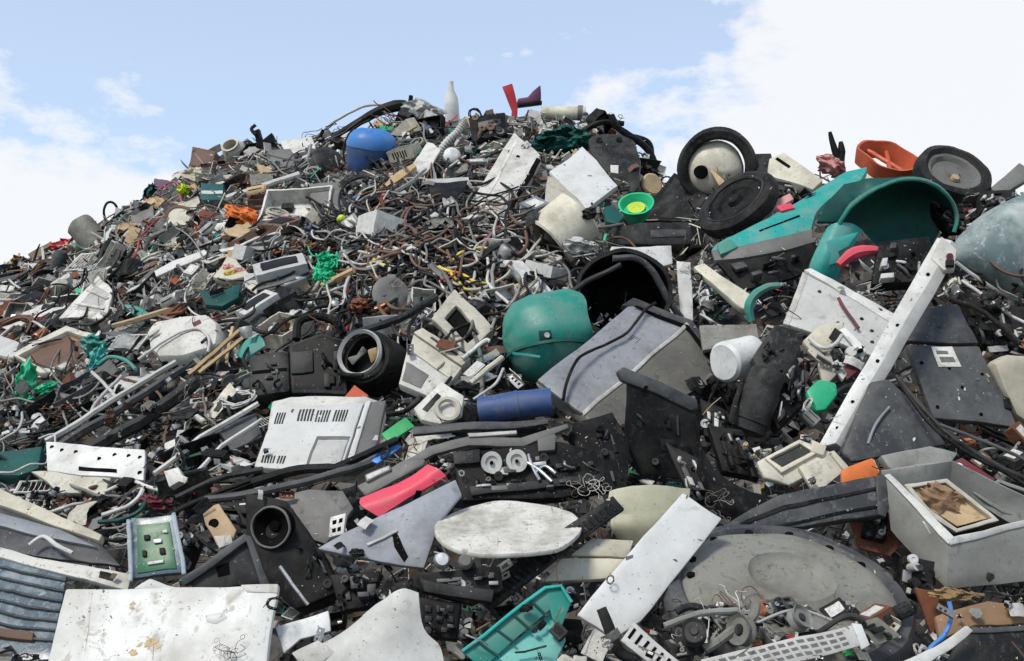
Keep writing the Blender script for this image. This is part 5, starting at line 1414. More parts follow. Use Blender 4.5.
vs, rows = [], []
cols = list(range(-900, 1901, 12))
ts = [-.9 + .025 * i for i in range(77)]
for px in cols:
    col = []
    first = raw_pt(px, ts[0], .2)
    hd = Vector((first.x, first.y, 0)).normalized()
    p0 = first - hd * .5; col.append((p0.x, p0.y, -.1))
    for t_ in ts:
        p = raw_pt(px, t_, .30)
        n = mnoise.fractal(p * 2.1, 1, 2, 3) * .10 + mnoise.noise(p * 9) * .035
        p = p + Vector((0, 0, n))
        col.append((p.x, p.y, max(p.z, -.1)))
    last = Vector(col[-1]); hd = Vector((last.x, last.y, 0)).normalized()
    for k in range(1, 9):
        q = last + hd * (last.z * 1.5 * k / 8 + .3 * k)
        z = last.z * (1 - (k / 8) ** 1.3) + mnoise.noise(q * 1.5) * .1
        col.append((q.x, q.y, z if k < 8 else -.1))
    rows.append(col)
nr = len(rows[0])
vs = [p for c in rows for p in c]
fs = [(i * nr + j, (i + 1) * nr + j, (i + 1) * nr + j + 1, i * nr + j + 1) for i in range(len(rows) - 1) for j in range(nr - 1)]
heap = simple_mesh('scrap_hill', vs, fs, heap_material())
heap['kind'] = 'structure'

# ------------------------------------------------------------------ sky
SUN_EL, SUN_AZ = math.radians(52), math.radians(-140)     # azimuth from +Y towards +X : behind the camera, to the left
wd = bpy.data.worlds.new("World"); SC.world = wd; wd.use_nodes = True
nt = wd.node_tree; N, L = nt.nodes, nt.links
bg = N['Background']; bg.inputs['Strength'].default_value = .1
sky = N.new('ShaderNodeTexSky'); sky.sky_type = 'NISHITA'; sky.sun_disc = False
sky.sun_elevation = SUN_EL; sky.sun_rotation = SUN_AZ
sky.air_density = 1.0; sky.dust_density = 1.0; sky.ozone_density = 1.5
tc = N.new('ShaderNodeTexCoord')
sep = N.new('ShaderNodeSeparateXYZ'); L.new(tc.outputs['Generated'], sep.inputs[0])
mp = N.new('ShaderNodeMapping'); mp.inputs['Scale'].default_value = (3.0, 3.0, 6.0); mp.inputs['Location'].default_value = (4.2, 1.3, .35)
L.new(tc.outputs['Generated'], mp.inputs['Vector'])
cn = N.new('ShaderNodeTexNoise'); cn.inputs['Scale'].default_value = 1.0; cn.inputs['Detail'].default_value = 9; cn.inputs['Roughness'].default_value = .55
L.new(mp.outputs[0], cn.inputs['Vector'])
# cover: cloud banks to both sides and towards the horizon, thinned overhead and behind to cut the fill light
def mth(op, x, y):
    n = N.new('ShaderNodeMath'); n.operation = op
    for i, q in enumerate((x, y)):
        if isinstance(q, (int, float)):
            n.inputs[i].default_value = q
        else:
            L.new(q, n.inputs[i])
    return n.outputs[0]


X_, Y_, Z_ = sep.outputs
cov = mth('ADD', cn.outputs['Fac'], mth('MULTIPLY', mth('MULTIPLY', X_, X_), 2.5))
cov = mth('ADD', cov, mth('MULTIPLY', X_, .75))
fn = N.new('ShaderNodeTexNoise'); fn.inputs['Scale'].default_value = 5.0; fn.inputs['Detail'].default_value = 10; fn.inputs['Roughness'].default_value = .62
L.new(mp.outputs[0], fn.inputs['Vector'])
cov = mth('ADD', cov, mth('MULTIPLY', mth('SUBTRACT', fn.outputs['Fac'], .47), .62))
cov = mth('ADD', cov, mth('MULTIPLY', mth('MAXIMUM', Z_, 0.0), -.95))
cr = N.new('ShaderNodeMapRange'); cr.interpolation_type = 'SMOOTHSTEP'; cr.inputs[1].default_value = .15; cr.inputs[2].default_value = .46; cr.inputs[4].default_value = .95
L.new(cov, cr.inputs[0])
hzn = N.new('ShaderNodeMapRange'); hzn.interpolation_type = 'SMOOTHSTEP'; hzn.inputs[1].default_value = .95; hzn.inputs[2].default_value = .42
hzn.inputs[3].default_value = 0; hzn.inputs[4].default_value = 1
L.new(Z_, hzn.inputs[0])                      # 1 near the horizon, 0 overhead
frt = N.new('ShaderNodeMapRange'); frt.interpolation_type = 'SMOOTHSTEP'; frt.inputs[1].default_value = -.5; frt.inputs[2].default_value = .4
frt.inputs[3].default_value = .45; frt.inputs[4].default_value = 1
L.new(Y_, frt.inputs[0])                      # unseen sky behind the viewer dimmed to cut fill light
haze = mth('MULTIPLY', mth('MULTIPLY', hzn.outputs[0], frt.outputs[0]), .42)
fac = mth('MAXIMUM', mth('MULTIPLY', cr.outputs[0], frt.outputs[0]), haze)
glow = N.new('ShaderNodeMapRange'); glow.inputs[3].default_value = 1.0; glow.inputs[4].default_value = 1.75
L.new(mth('MULTIPLY', hzn.outputs[0], frt.outputs[0]), glow.inputs[0])
blue = N.new('ShaderNodeMixRGB'); blue.blend_type = 'MULTIPLY'; blue.inputs[0].default_value = 1
tint = N.new('ShaderNodeMixRGB'); tint.blend_type = 'MULTIPLY'; tint.inputs[0].default_value = 1; tint.inputs[2].default_value = (.92, 1.20, 1.34, 1)
L.new(sky.outputs[0], tint.inputs[1]); L.new(tint.outputs[0], blue.inputs[1]); L.new(glow.outputs[0], blue.inputs[2])
mix = N.new('ShaderNodeMixRGB'); mix.inputs[2].default_value = (9.5, 9.6, 9.8, 1)
L.new(fac, mix.inputs[0]); L.new(blue.outputs[0], mix.inputs[1])
L.new(mix.outputs[0], bg.inputs['Color'])

sl = bpy.data.lights.new('sun', 'SUN'); sl.energy = 3.0; sl.angle = math.radians(14); sl.color = (1, .93, .82)
so = bpy.data.objects.new('sun', sl); COL.objects.link(so)
sd = Vector((math.sin(SUN_AZ) * math.cos(SUN_EL), math.cos(SUN_AZ) * math.cos(SUN_EL), math.sin(SUN_EL)))
so.rotation_euler = sd.to_track_quat('Z', 'Y').to_euler()
so.location = (0, 0, 20)
SC.view_settings.view_transform = 'Standard'
SC.view_settings.look = 'None'
SC.view_settings.gamma = 1
SC.view_settings.exposure = 0.0

# =====================================================================================================
# LOOSE PIECES : one maker per kind, copied all over the heap
# =====================================================================================================
def slope_frame(px, py):
    a = at(px, py); b = at(px + 8, py); c = at(px, py - 8)
    n = (b - a).cross(c - a).normalized()
    if n.dot(CAM - a) < 0:
        n = -n
    return n


def mk_sheet(r):
    w = r.uniform(.45, .9); n, m = 7, 6
    be, cr, ph = r.uniform(-.25, .25), r.uniform(.01, .045), r.uniform(0, 9)
    rows = []
    for i in range(n):
        row = []
        for j in range(m):
            x, y = i / (n - 1) - .5, (j / (m - 1) - .5) * w
            row.append((x + r.uniform(-.015, .015), y + r.uniform(-.015, .015), be * x * x * 2 + cr * math.sin(7 * x + ph) + r.uniform(-cr, cr) * .4))
        rows.append(row)
    return {'sheet': G().grid(rows, 0, (0, 0, -.025))}, .004, 30


def mk_shard(r):
    n = r.randint(5, 8)
    w = r.uniform(.25, .6)
    ang = sorted(r.uniform(0, 2 * math.pi) for _ in range(n))
    ps = [(.5 * math.cos(a) * r.uniform(.7, 1), w * math.sin(a) * r.uniform(.6, 1), 0) for a in ang]
    g = G().prism(ps, (r.uniform(-.03, .03), r.uniform(-.03, .03), -r.uniform(.04, .1)), 0)
    return {'shard': g}, .008, 38


def mk_strip(r):
    w = r.uniform(.03, .085); h = r.uniform(.02, .05); t = .01
    k = r.choice(['L', 'U', 'flat'])
    g = G()
    bend = r.uniform(-.12, .12)
    prof = {'L': [(-w / 2, h), (-w / 2, 0), (w / 2, 0), (w / 2, t), (-w / 2 + t, t), (-w / 2 + t, h)],
            'U': [(-w / 2, h), (-w / 2, 0), (w / 2, 0), (w / 2, h), (w / 2 - t, h), (w / 2 - t, t), (-w / 2 + t, t), (-w / 2 + t, h)],
            'flat': [(-w / 2, 0), (w / 2, 0), (w / 2, t * 1.6), (-w / 2, t * 1.6)]}[k]
    n = len(prof); S = 6
    vs = [((i / S - .5), y, z + bend * (2 * i / S - 1) ** 2) for i in range(S + 1) for y, z in prof]
    fs = [(i * n + j, i * n + (j + 1) % n, (i + 1) * n + (j + 1) % n, (i + 1) * n + j) for i in range(S) for j in range(n)]
    fs += [tuple(range(n - 1, -1, -1)), tuple(S * n + j for j in range(n))]
    return {'strip': g.add(vs, fs, 0)}, 0, 30


def mk_pipe(r):
    R = r.uniform(.022, .06)
    b = r.uniform(-.12, .12)
    pts = crom([(-.5, 0, 0), (-.15, b, b * .3), (.2, b * .6, -b * .4), (.5, -b * .3, 0)], 4)
    g = G().tube(pts, R, 0, 10, cap=False)
    g.tube(pts, R * .72, 'hole', 10)
    for e in (0, -1):
        g.tube([Vector(pts[e]) * (.985), Vector(pts[e])], R * 1.06, 0, 10, cap=False)
    return {'pipe': g}, 0, 60


def mk_board(r):
    w = r.uniform(.5, .8)
    P = {'board': G().box((0, 0, 0), (1, w, .025), 0)}
    for k in range(r.randint(6, 11)):
        sx, sy, sz = r.uniform(.06, .2), r.uniform(.05, .14), r.uniform(.02, .09)
        P['chip#%d' % k] = G().box((r.uniform(-.4, .4), r.uniform(-.4, .4) * w, .012 + sz / 2), (sx, sy, sz), r.choice(['black', 'black', 'charcoal', 'pale_grey', 'steel']))
    for k in range(5):
        P['capacitor#%d' % k] = G().lathe((r.uniform(-.4, .4), r.uniform(-.4, .4) * w, .012), (0, 0, 1), [(.035, 0), (.035, .1), (0, .1)], r.choice(['blue', 'black', 'white']), 10)
    return P, 0, 38


def mk_motor(r):
    R = r.uniform(.2, .32)
    P = {'housing': G().lathe((0, 0, 0), (1, 0, 0), [(0, -.4), (R * .8, -.4), (R, -.34), (R, .3), (R * .85, .36), (0, .36)], 0, 20)}
    P['shaft'] = G().tube([(.3, 0, 0), (.5, 0, 0)], .04, 'steel', 10)
    g = G()
    for k in range(8):
        a = k * math.pi / 4
        g.box((0, R * math.cos(a), R * math.sin(a)), (.5, .03, .03), 'black')
    P['cooling_fin'] = g
    return P, .0, 40


def mk_housing(r):
    w, h, t = r.uniform(.5, .8), r.uniform(.2, .4), .03
    g = G()
    g.box((0, 0, -h / 2), (1, w, t), 0)
    g.box((-.5 + t / 2, 0, 0.001), (t, w, h), 0); g.box((.5 - t / 2, 0, 0.001), (t, w, h), 0)
    g.box((0, -w / 2 + t / 2, 0), (1 - 2 * t, t, h), 0); g.box((0, w / 2 - t / 2, 0), (1 - 2 * t, t, h), 0)
    v = G()
    for k in range(6):
        v.box((-.3 + k * .1, -w / 2 - .004, 0), (.04, .012, h * .6), 'hole')
    i = G()
    for _ in range(4):
        i.box((r.uniform(-.3, .3), r.uniform(-.25, .25) * w, -h * .3), (r.uniform(.1, .3), r.uniform(.1, .25) * w, h * .4), r.choice(['charcoal', 'steel', 'black', 'pcb']))
    return {'shell': g, 'vent': v, 'innards': i}, .0, 38


def mk_wheel(r):
    hh = r.uniform(.06, .13)
    P = {'rim': G().lathe((0, 0, 0), (0, 0, 1), [(.36, -hh), (.46, -hh), (.5, -hh * .5), (.46, 0), (.5, hh * .5), (.46, hh), (.36, hh), (.36, -hh)], 0, 28)}
    g = G().lathe((0, 0, 0), (0, 0, 1), [(.04, hh), (.12, hh), (.13, 0), (.12, -hh), (.04, -hh), (.04, hh)], 0, 16)
    n = r.choice([3, 4, 5])
    for k in range(n):
        a = 2 * math.pi * k / n
        g.box((.25 * math.cos(a), .25 * math.sin(a), 0), (.26, .06, hh), 0, Matrix.Rotation(a, 3, 'Z'))
    P['hub'] = g
    return P, 0, 38


def mk_frame(r):
    w, t, d = r.uniform(.6, .85), r.uniform(.06, .12), r.uniform(.05, .12)
    g = G()
    o = [(-.5, -w / 2, 0), (.5, -w / 2, 0), (.5, w / 2, 0), (-.5, w / 2, 0)]
    i = [(-.5 + t, -w / 2 + t, 0), (.5 - t, -w / 2 + t, 0), (.5 - t, w / 2 - t, 0), (-.5 + t, w / 2 - t, 0)]
    vs = [Vector(p) for p in o + i] + [Vector(p) - Vector((0, 0, d)) for p in o + i]
    fs = []
    for k in range(4):
        j = (k + 1) % 4
        fs += [(k, j, 4 + j, 4 + k), (8 + j, 8 + k, 12 + k, 12 + j), (k, 8 + k, 8 + j, j), (4 + j, 12 + j, 12 + k, 4 + k)]
    return {'surround': g.add(vs, fs, 0)}, .012, 38


def mk_bracket(r):
    w, h, t = r.uniform(.3, .45), r.uniform(.2, .4), .03
    g = G()
    nx, ny = 7, 3
    holes = {(1, 1), (3, 1), (5, 1)}
    xs = [-.5 + k / nx for k in range(nx + 1)]; ys = [(-.5 + k / ny) * w for k in range(ny + 1)]
    for i in range(nx):
        for j in range(ny):
            if (i, j) in holes:
                continue
            g.box(((xs[i] + xs[i + 1]) / 2, (ys[j] + ys[j + 1]) / 2, 0), (1 / nx + .0005, w / ny + .0005, t + .0007 * ((i + j) % 2)), 0)
    g.box((0, -w / 2 + t / 2 - .002, h / 2 + t / 2), (1, t, h), 0)
    return {'bracket': g}, 0, 38


def mk_rag(r):
    g = G().cloth((0, 0, 0), (.5, r.uniform(.25, .45), r.uniform(.14, .25)), 0, r.uniform(0, 99), Matrix.Rotation(math.pi / 2, 3, 'X'), 18, 2, .05)
    return {'film': g}, 0, 50


def mk_grille(r):
    w = r.uniform(.5, .8); g = G()
    for s in (-1, 1):
        g.box((0, s * w / 2, 0), (1, .05, .05), 0); g.box((s * .5, 0, .001), (.05, w + .05, .048), 0)
    n = r.randint(7, 12)
    for k in range(n):
        g.box((-.45 + .9 * k / (n - 1), 0, .004), (.022, w, .02), 0)
    return {'grille': g}, 0, 38


def mk_stick(r):
    g = G(); w = r.uniform(.014, .04)
    b = r.uniform(-.04, .04)
    g.tube([(-.5, 0, 0), (-.1, b, .01), (.3, b * .4, 0), (.5, -b, 0)], [w * .9, w, w * .95, w * .8], 0, 5)
    return {'stick': g}, 0, 25


def mk_coil(r):
    g = G(); n = r.randint(4, 6); pts = []
    for k in range(n * 14):
        a = 2 * math.pi * k / 14
        R = .4 + .07 * math.sin(k * .7 + r.random()) + r.uniform(-.015, .015)
        pts.append((R * math.cos(a), R * .8 * math.sin(a), .05 * math.sin(k * .37) + r.uniform(-.02, .02) + .012 * k / 14))
    pts += [(.5, .1, .1), (.62, .25, .05)]
    g.tube(pts, .024, 0, 6)
    return {'coil': g}, 0, 80


def mk_box(r):
    w, h = r.uniform(.5, .9), r.uniform(.35, .7)
    P = {'shell': G().box((0, 0, 0), (1, w, h), 0)}
    d = G()
    d.box((0, 0, h / 2 + .006), (.7, w * .6, .02), r.choice(['steel', 'charcoal', 'white_dirty', 'black']))
    d.box((.2, -w / 2 - .006, 0), (.3, .02, h * .5), r.choice(['charcoal', 'black', 'pale_grey']))
    P['plate'] = d
    return P, .0, 38


def mk_can(r):
    R = r.uniform(.16, .28)
    g = G().lathe((0, 0, 0), (1, 0, 0), [(0, -.48), (R * .9, -.48), (R, -.44), (R, .25), (R * .9, .34), (R * .35, .42), (R * .35, .5), (0, .5)], 0, 20, wob=.03, seed=r.random() * 9)
    return {'shell': g}, 0, 40


def mk_plate(r):
    n = r.choice([4, 4, 5, 6]); w = r.uniform(.4, .8)
    c = r.uniform(.0, .2)
    ps = [(-.5, -w / 2 + c * r.random(), 0), (.5 - c * r.random(), -w / 2, 0), (.5, w / 2 - c * r.random(), 0), (-.5 + c * r.random(), w / 2, 0)]
    g = G().prism(ps, (0, 0, -.035), 0)
    P = {'plate': g}
    for k in range(r.randint(3, 5)):
        P['rivet#%d' % k] = G().lathe((r.uniform(-.4, .4), r.uniform(-.35, .35) * w, 0), (0, 0, 1), [(0, .004), (.02, .004), (.022, -.002)], 'hole', 8)
    if r.random() < .6:
        P['fitting'] = G().box((r.uniform(-.2, .2), 0, .008), (r.uniform(.2, .4), w * .3, .02), 'charcoal')
    else:
        P['fitting'] = G().box((0, w * .32, .01), (.8, .04, .03), 0)
    return P, .0, 38


def mk_lump(r):
    g = G()
    for _ in range(6):
        R = Matrix.Rotation(r.uniform(0, 6), 3, Vector((r.random(), r.random(), r.random())).normalized())
        g.box((r.uniform(-.25, .25), r.uniform(-.22, .22), r.uniform(-.15, .15)), (r.uniform(.2, .5), r.uniform(.1, .3), r.uniform(.08, .25)), r.choice([0, 0, 0, 'steel', 'black', 'pale_grey']), R)
    g.lathe((r.uniform(-.2, .2), 0, .1), (.3, .2, 1), [(0, .12), (.12, .12), (.14, .08), (.14, -.1)], 'dull_steel', 14)
    g.tube(crom([(-.4, -.2, 0), (-.1, .1, .2), (.2, -.1, .15), (.5, .2, 0)], 5), .025, 'black', 6)
    return {'mechanism': g}, 0, 38


def mk_nest(r):
    g = G()
    for s in range(r.randint(9, 13)):
        p = Vector((r.uniform(-.3, .3), r.uniform(-.25, .25), r.uniform(-.08, .12))); a = r.uniform(0, 6.28); pts = []
        turn = r.uniform(-.5, .5)
        for k in range(11):
            pts.append(p.copy())
            a += turn + r.gauss(0, .35)
            p = p + Vector((math.cos(a) * .13, math.sin(a) * .11, r.gauss(0, .035)))
            if p.length > .62:
                a += 1.6
        g.tube(crom(pts, 3), r.uniform(.006, .014), r.choice([0, 0, 0, 'black', 'dish_grey', 'brown', 'charcoal', 'pale_grey']), 5)
    return {'nest': g}, 0, 80


GREYS = [('white_dirty', 5), ('pale_grey', 5), ('mid_grey', 4), ('charcoal', 4), ('slate', 2), ('black', 7), ('beige', 4), ('cream', 3), ('box_grey', 3), ('dish_grey', 3), ('brown', 2.5), ('rust', 1), ('tan', 1), ('white', 2)]
METAL = [('dull_steel', 4), ('steel', 2), ('pale_grey', 4), ('mid_grey', 4), ('white_dirty', 3), ('charcoal', 2), ('rust', 2), ('dish_grey', 3), ('beige', 2)]
COLOUR = [('teal', 2), ('teal_dark', 1.5), ('green', 1), ('bright_green', .3), ('red', .8), ('orange', .7), ('blue', 1), ('pink', .6), ('yellow', .4), ('white', 3), ('cream', 2), ('brown', 2), ('tan', 1), ('dark_red', 1)]
# name, noun, category, maker, variants, weight, palette, size factor, group
KINDS = [
    ('metal_sheet', 'bent metal sheet', 'sheet', mk_sheet, 6, 7, METAL + [('white', 2), ('brown', 1)], 1.15, 'bent metal sheets in the heap'),
    ('plastic_shard', 'broken plastic shard', 'shard', mk_shard, 8, 12, GREYS + COLOUR, .8, 'plastic shards in the heap'),
    ('metal_strip', 'narrow metal strip', 'strip', mk_strip, 8, 20, METAL + GREYS + [('beige', 3), ('rust', 1), ('white_dirty', 3)], 2.0, 'narrow strips in the heap'),
    ('plastic_pipe', 'length of pipe', 'pipe', mk_pipe, 4, 5, GREYS + [('white', 2)], 1.5, 'lengths of pipe in the heap'),
    ('circuit_board', 'circuit board', 'circuit board', mk_board, 4, 3, [('pcb', 3), ('pcb_brown', 2)], .9, 'circuit boards in the heap'),
    ('electric_motor', 'electric motor', 'motor', mk_motor, 3, 3, [('charcoal', 3), ('dull_steel', 3), ('black', 2), ('copper', 1)], .8, 'motors in the heap'),
    ('appliance_housing', 'gutted appliance housing', 'housing', mk_housing, 4, 5, GREYS + [('white', 2)], 1.1, 'gutted housings in the heap'),
    ('spoked_pulley', 'spoked pulley', 'pulley', mk_wheel, 3, 3, GREYS, .8, 'spoked pulleys in the heap'),
    ('screen_surround', 'empty screen surround', 'surround', mk_frame, 3, 3, GREYS + [('white', 1)], 1.1, 'empty surrounds in the heap'),
    ('angle_bracket', 'holed angle bracket', 'bracket', mk_bracket, 3, 5, METAL, 1.0, 'angle brackets in the heap'),
    ('plastic_film', 'crumpled plastic film', 'film', mk_rag, 5, 5, COLOUR + GREYS + [('white', 3)], .9, 'crumpled film in the heap'),
    ('wire_grille', 'wire grille', 'grille', mk_grille, 3, 3, METAL + [('white', 2), ('black', 2)], 1.1, 'wire grilles in the heap'),
    ('wooden_stick', 'splintered stick', 'stick', mk_stick, 4, 8, [('wood', 3), ('brown', 4), ('tan', 2), ('beige', 2), ('white_dirty', 2)], 1.7, 'splintered sticks in the heap'),
    ('wire_coil', 'tangled wire coil', 'wire coil', mk_coil, 4, 5, [('black', 4), ('charcoal', 3), ('pale_grey', 2), ('copper', 1), ('white_dirty', 1)], 1.0, 'wire coils in the heap'),
    ('wire_nest', 'nest of tangled wires', 'wire nest', mk_nest, 8, 12, [('black', 6), ('charcoal', 3), ('dish_grey', 3), ('brown', 5), ('beige', 1), ('copper', 1), ('mid_grey', 2)], 1.9, 'nests of wire in the heap'),
    ('junction_box', 'small dented box', 'box', mk_box, 5, 6, GREYS + METAL + [('brown', 1)], .8, 'small boxes in the heap'),
    ('tin_can', 'dented canister', 'canister', mk_can, 3, 2, METAL + [('white', 1), ('red', .4), ('blue', .4)], .8, 'dented canisters in the heap'),
    ('metal_plate', 'flat drilled plate', 'plate', mk_plate, 6, 8, GREYS + METAL + [('white', 3), ('cream', 2)], 1.1, 'drilled plates in the heap'),
    ('machine_part', 'broken mechanism', 'mechanism', mk_lump, 6, 9, [('black', 5), ('charcoal', 5), ('mid_grey', 3), ('beige', 1), ('slate', 2), ('rust', 1)], .95, 'broken mechanisms in the heap'),
]


def pick(pal, r):
    tot = sum(w for _, w in pal); x = r.random() * tot
    for k, w in pal:
        x -= w
        if x <= 0:
            return k
    return pal[-1][0]


VARS = {}
for name, noun, cat, mk, nv, wt, pal, sf, grp in KINDS:
    L_ = []
    for k in range(nv):
        r = random.Random(hash(name) % 1 + k * 7 + len(name) * 131)
        parts, bev, sh = mk(r)
        allg = G()
        for p, gg in parts.items():
            allg.join(gg)
        bt = None if name in ('wire_coil', 'wire_nest', 'plastic_film', 'wooden_stick', 'plastic_pipe') else (.16, .035, 1.6, 3, k * 3.3)
        merged = to_mesh(name, allg, bevel=0 if len(parts) > 1 else bev, sharp=sh, bat=bt)
        pm = {p: to_mesh(p.split('#')[0], gg, bevel=0, sharp=sh, bat=bt) for p, gg in parts.items()} if len(parts) > 1 else None
        L_.append((merged, pm))
    VARS[name] = L_


def paint(o, key):
    for i, s in enumerate(o.material_slots):
        if o.data.materials[i] is None:
            s.link = 'OBJECT'; s.material = MATS[key]


USED = {}
PIECES = []


def describe(px, py, colour, noun, pose, size, group):
    lm = sorted(LAND, key=lambda l: (l[1] - px) ** 2 + (l[2] - py) ** 2)

    def rel(l):
        dx, dy = px - l[1], py - l[2]
        d = math.hypot(dx, dy)
        if abs(dy) > 2.2 * abs(dx):
            w = 'above' if dy < 0 else 'below'
        elif abs(dx) > 2.2 * abs(dy):
            w = 'left of' if dx < 0 else 'right of'
        else:
            w = ('up and left of' if dx < 0 else 'up and right of') if dy < 0 else ('down and left of' if dx < 0 else 'down and right of')
        a = 'close ' if d < 32 else ('' if d < 75 else 'well ')
        return a + w + ' ' + l[0]
    c = [f'{colour} {noun} {rel(lm[0])}', f'{colour} {noun} {pose} {rel(lm[0])}', f'{size} {colour} {noun} {rel(lm[0])}', f'{size} {colour} {noun} {pose} {rel(lm[0])}',
         f'{colour} {noun} {rel(lm[1])}', f'{size} {colour} {noun} {rel(lm[1])}', f'{size} {colour} {noun} {pose} {rel(lm[1])}', f'{size} {colour} {noun} {pose} {rel(lm[2])}']
    for s in c:
        if len(s.split()) <= 16 and s not in USED:
            USED[s] = 1
            return s
    for s in c:
        if len(s.split()) <= 16:
            return s
    return f'{colour} {noun} {rel(lm[0])}'[:150]


def place(kind, px, py, size, off, up=.6, r=rng, loc=None, nrm=None):
    name, noun, cat, mk, nv, wt, pal, sf, grp = kind
    merged, pm = r.choice(VARS[name])
    key = pick(pal, r)
    if (px > 560 or py > 410) and r.random() < .38 and key not in ('pcb', 'pcb_brown', 'wood'):
        key = r.choice(['black', 'black', 'charcoal', 'rubber'])
    if px < 340 and D(px, py) > 6 and r.random() < .30:
        key = r.choice(['pale_grey', 'white_dirty', 'beige', 'brown', 'black', 'brown', 'rust', 'black', 'tan', 'charcoal'])
    n = ((nrm or slope_frame(px, py)) + Vector((r.gauss(0, 1), r.gauss(0, 1), r.gauss(0, 1))).normalized() * r.uniform(0, up)).normalized()
    t = Vector((r.gauss(0, 1), r.gauss(0, .6), r.gauss(0, .8)))
    t = (t - n * t.dot(n)).normalized()
    B = Matrix((t, n.cross(t), n)).transposed().to_4x4()
    loc = at(px, py, off) if loc is None else loc
    M = Matrix.Translation(loc) @ B @ Matrix.Scale(size, 4)
    spx = size * F / D(px, py)
    if pm and spx > 42:
        o = bpy.data.objects.new(name, None); o.empty_display_size = .05
        COL.objects.link(o); o.matrix_world = M
        for p, me in pm.items():
            ch = bpy.data.objects.new(p.split('#')[0], me); COL.objects.link(ch); ch.parent = o
            paint(ch, key)
    else:
        o = bpy.data.objects.new(name, merged); COL.objects.link(o); o.matrix_world = M
        paint(o, key)
    o['category'] = cat; o['group'] = grp
    e = project(loc + t * size * .5); s = project(loc - t * size * .5)
    ang = math.degrees(math.atan2(-(e[1] - s[1]), e[0] - s[0])) % 180
    pose = 'lying level' if ang < 22 or ang > 158 else ('tilted up to the right' if ang < 68 else ('standing upright' if ang < 112 else 'tilted up to the left'))
    PIECES.append((o, px, py, WORD.get(key, key), noun, pose, 'small' if spx < 17 else ('long' if sf > 1.4 and spx > 34 else ('large' if spx > 34 else 'medium')), grp))
    return o


COUNT = {k[0]: 0 for k in KINDS}


def density_ok(px, py, spx):
    """keep the named pieces in view"""
    rad = max(2, spx * .36)
    hit = 0
    for a in range(8):
        x, y = int(px + rad * math.cos(a * .785)), int(py + rad * math.sin(a * .785))
        if 0 <= x < W and 0 <= y < H and MASK[y, x]:
            hit += 1
    x, y = int(px), int(py)
    if 0 <= x < W and 0 <= y < H and MASK[y, x]:
        return False
    return hit <= 3


tries = 0
made = 0
while tries < 12000 and made < 1750:
    tries += 1
    px, py = rng.uniform(-40, 1064), rng.uniform(90, 700)
    ry, rd = ridge_at(px)
    if py < ry - 1:
        continue
    # fewer, larger loose pieces low down; many small ones on the far left slope
    far = D(px, py)
    keepp = min(1, .6 + far / 16)
    if rng.random() > keepp:
        continue
    kind = KINDS[[i for i, k in enumerate(KINDS) if True][0]]
    tot = sum(k[5] for k in KINDS); x = rng.random() * tot
    for k in KINDS:
        x -= k[5]
        if x <= 0:
            kind = k; break
    if COUNT[kind[0]] >= (85 if kind[0] in ('wire_nest', 'wooden_stick') else 230):
        continue
    base_px = math.exp(rng.gauss(math.log(21 if far > 6 else 25), .45))
    spx = max(8, min(62, base_px)) * kind[7]
    size = max(.05, min(.75, spx * far / F))
    spx = size * F / far
    if not density_ok(px, py, spx):
        continue
    solid = kind[0] in ('appliance_housing', 'metal_plate', 'junction_box', 'screen_surround', 'metal_sheet', 'plastic_shard', 'machine_part', 'electric_motor')
    place(kind, px, py, size, rng.uniform(-.06, .14) + (.07 if solid else 0) + (.08 if far < 4.5 else 0), .8)
    COUNT[kind[0]] += 1; made += 1
# a ragged skyline
for k in range(330):
    px = rng.uniform(-30, 1060) if k < 150 else rng.uniform(230, 700)
    ry, rd = ridge_at(px)
    py = ry + rng.uniform(-5, 9)
    kind = rng.choice([q for q in KINDS if q[0] in ('metal_strip', 'plastic_pipe', 'machine_part', 'plastic_shard', 'wire_coil', 'metal_sheet', 'junction_box', 'wooden_stick', 'plastic_film', 'appliance_housing', 'metal_plate', 'wire_nest', 'angle_bracket')])
    spx = rng.uniform(11, 30) * kind[7] ** .6
    if not density_ok(px, py, spx * .7):
        continue
    place(kind, px, py, spx * rd / F, rng.uniform(-.1, .1), 1.4)

# broken casings and crushed sheets lying on top of the left slope
SOLID = [q for q in KINDS if q[0] in ('appliance_housing', 'metal_plate', 'junction_box', 'screen_surround', 'metal_sheet', 'plastic_shard', 'machine_part', 'electric_motor', 'metal_sheet', 'plastic_film')]
n = 0
while n < 150:
    px, py = rng.uniform(-20, 540), rng.uniform(150, 470)
    if py < ridge_at(px)[0] + 6:
        continue
    n += 1
    spx = rng.uniform(20, 42)
    if not density_ok(px, py, spx):
        continue
    kind = rng.choice(SOLID)
    place(kind, px, py, spx * kind[7] ** .5 * D(px, py) / F, rng.uniform(.08, .24), .8)

# scrap lying in the near half of the big dish
dish = bpy.data.objects['drum_dish']
for k in range(60):
    px, py = rng.uniform(664, 900), rng.uniform(618, 664)
    if ((px - 786) / 125) ** 2 + ((py - 594) / 64) ** 2 > 1.2 or py < 620:
        continue
    n_ = Vector(RIGHT * .04 + UP * .93 - FWD * .37)
    p0 = CAM + ray(786, 594) * (D(786, 590) - lift(.95))
    rd_ = ray(px, py)
    loc = CAM + rd_ * ((p0 - CAM).dot(n_) / rd_.dot(n_)) + n_ * .03
    kind = rng.choice([q for q in KINDS if q[0] in ('machine_part', 'plastic_shard', 'metal_strip', 'wire_nest', 'electric_motor', 'metal_sheet', 'junction_box', 'angle_bracket', 'plastic_pipe')])
    place(kind, px, py, rng.uniform(16, 34) * kind[7] ** .6 * (loc - CAM).length / F, 0, .8, rng, loc)

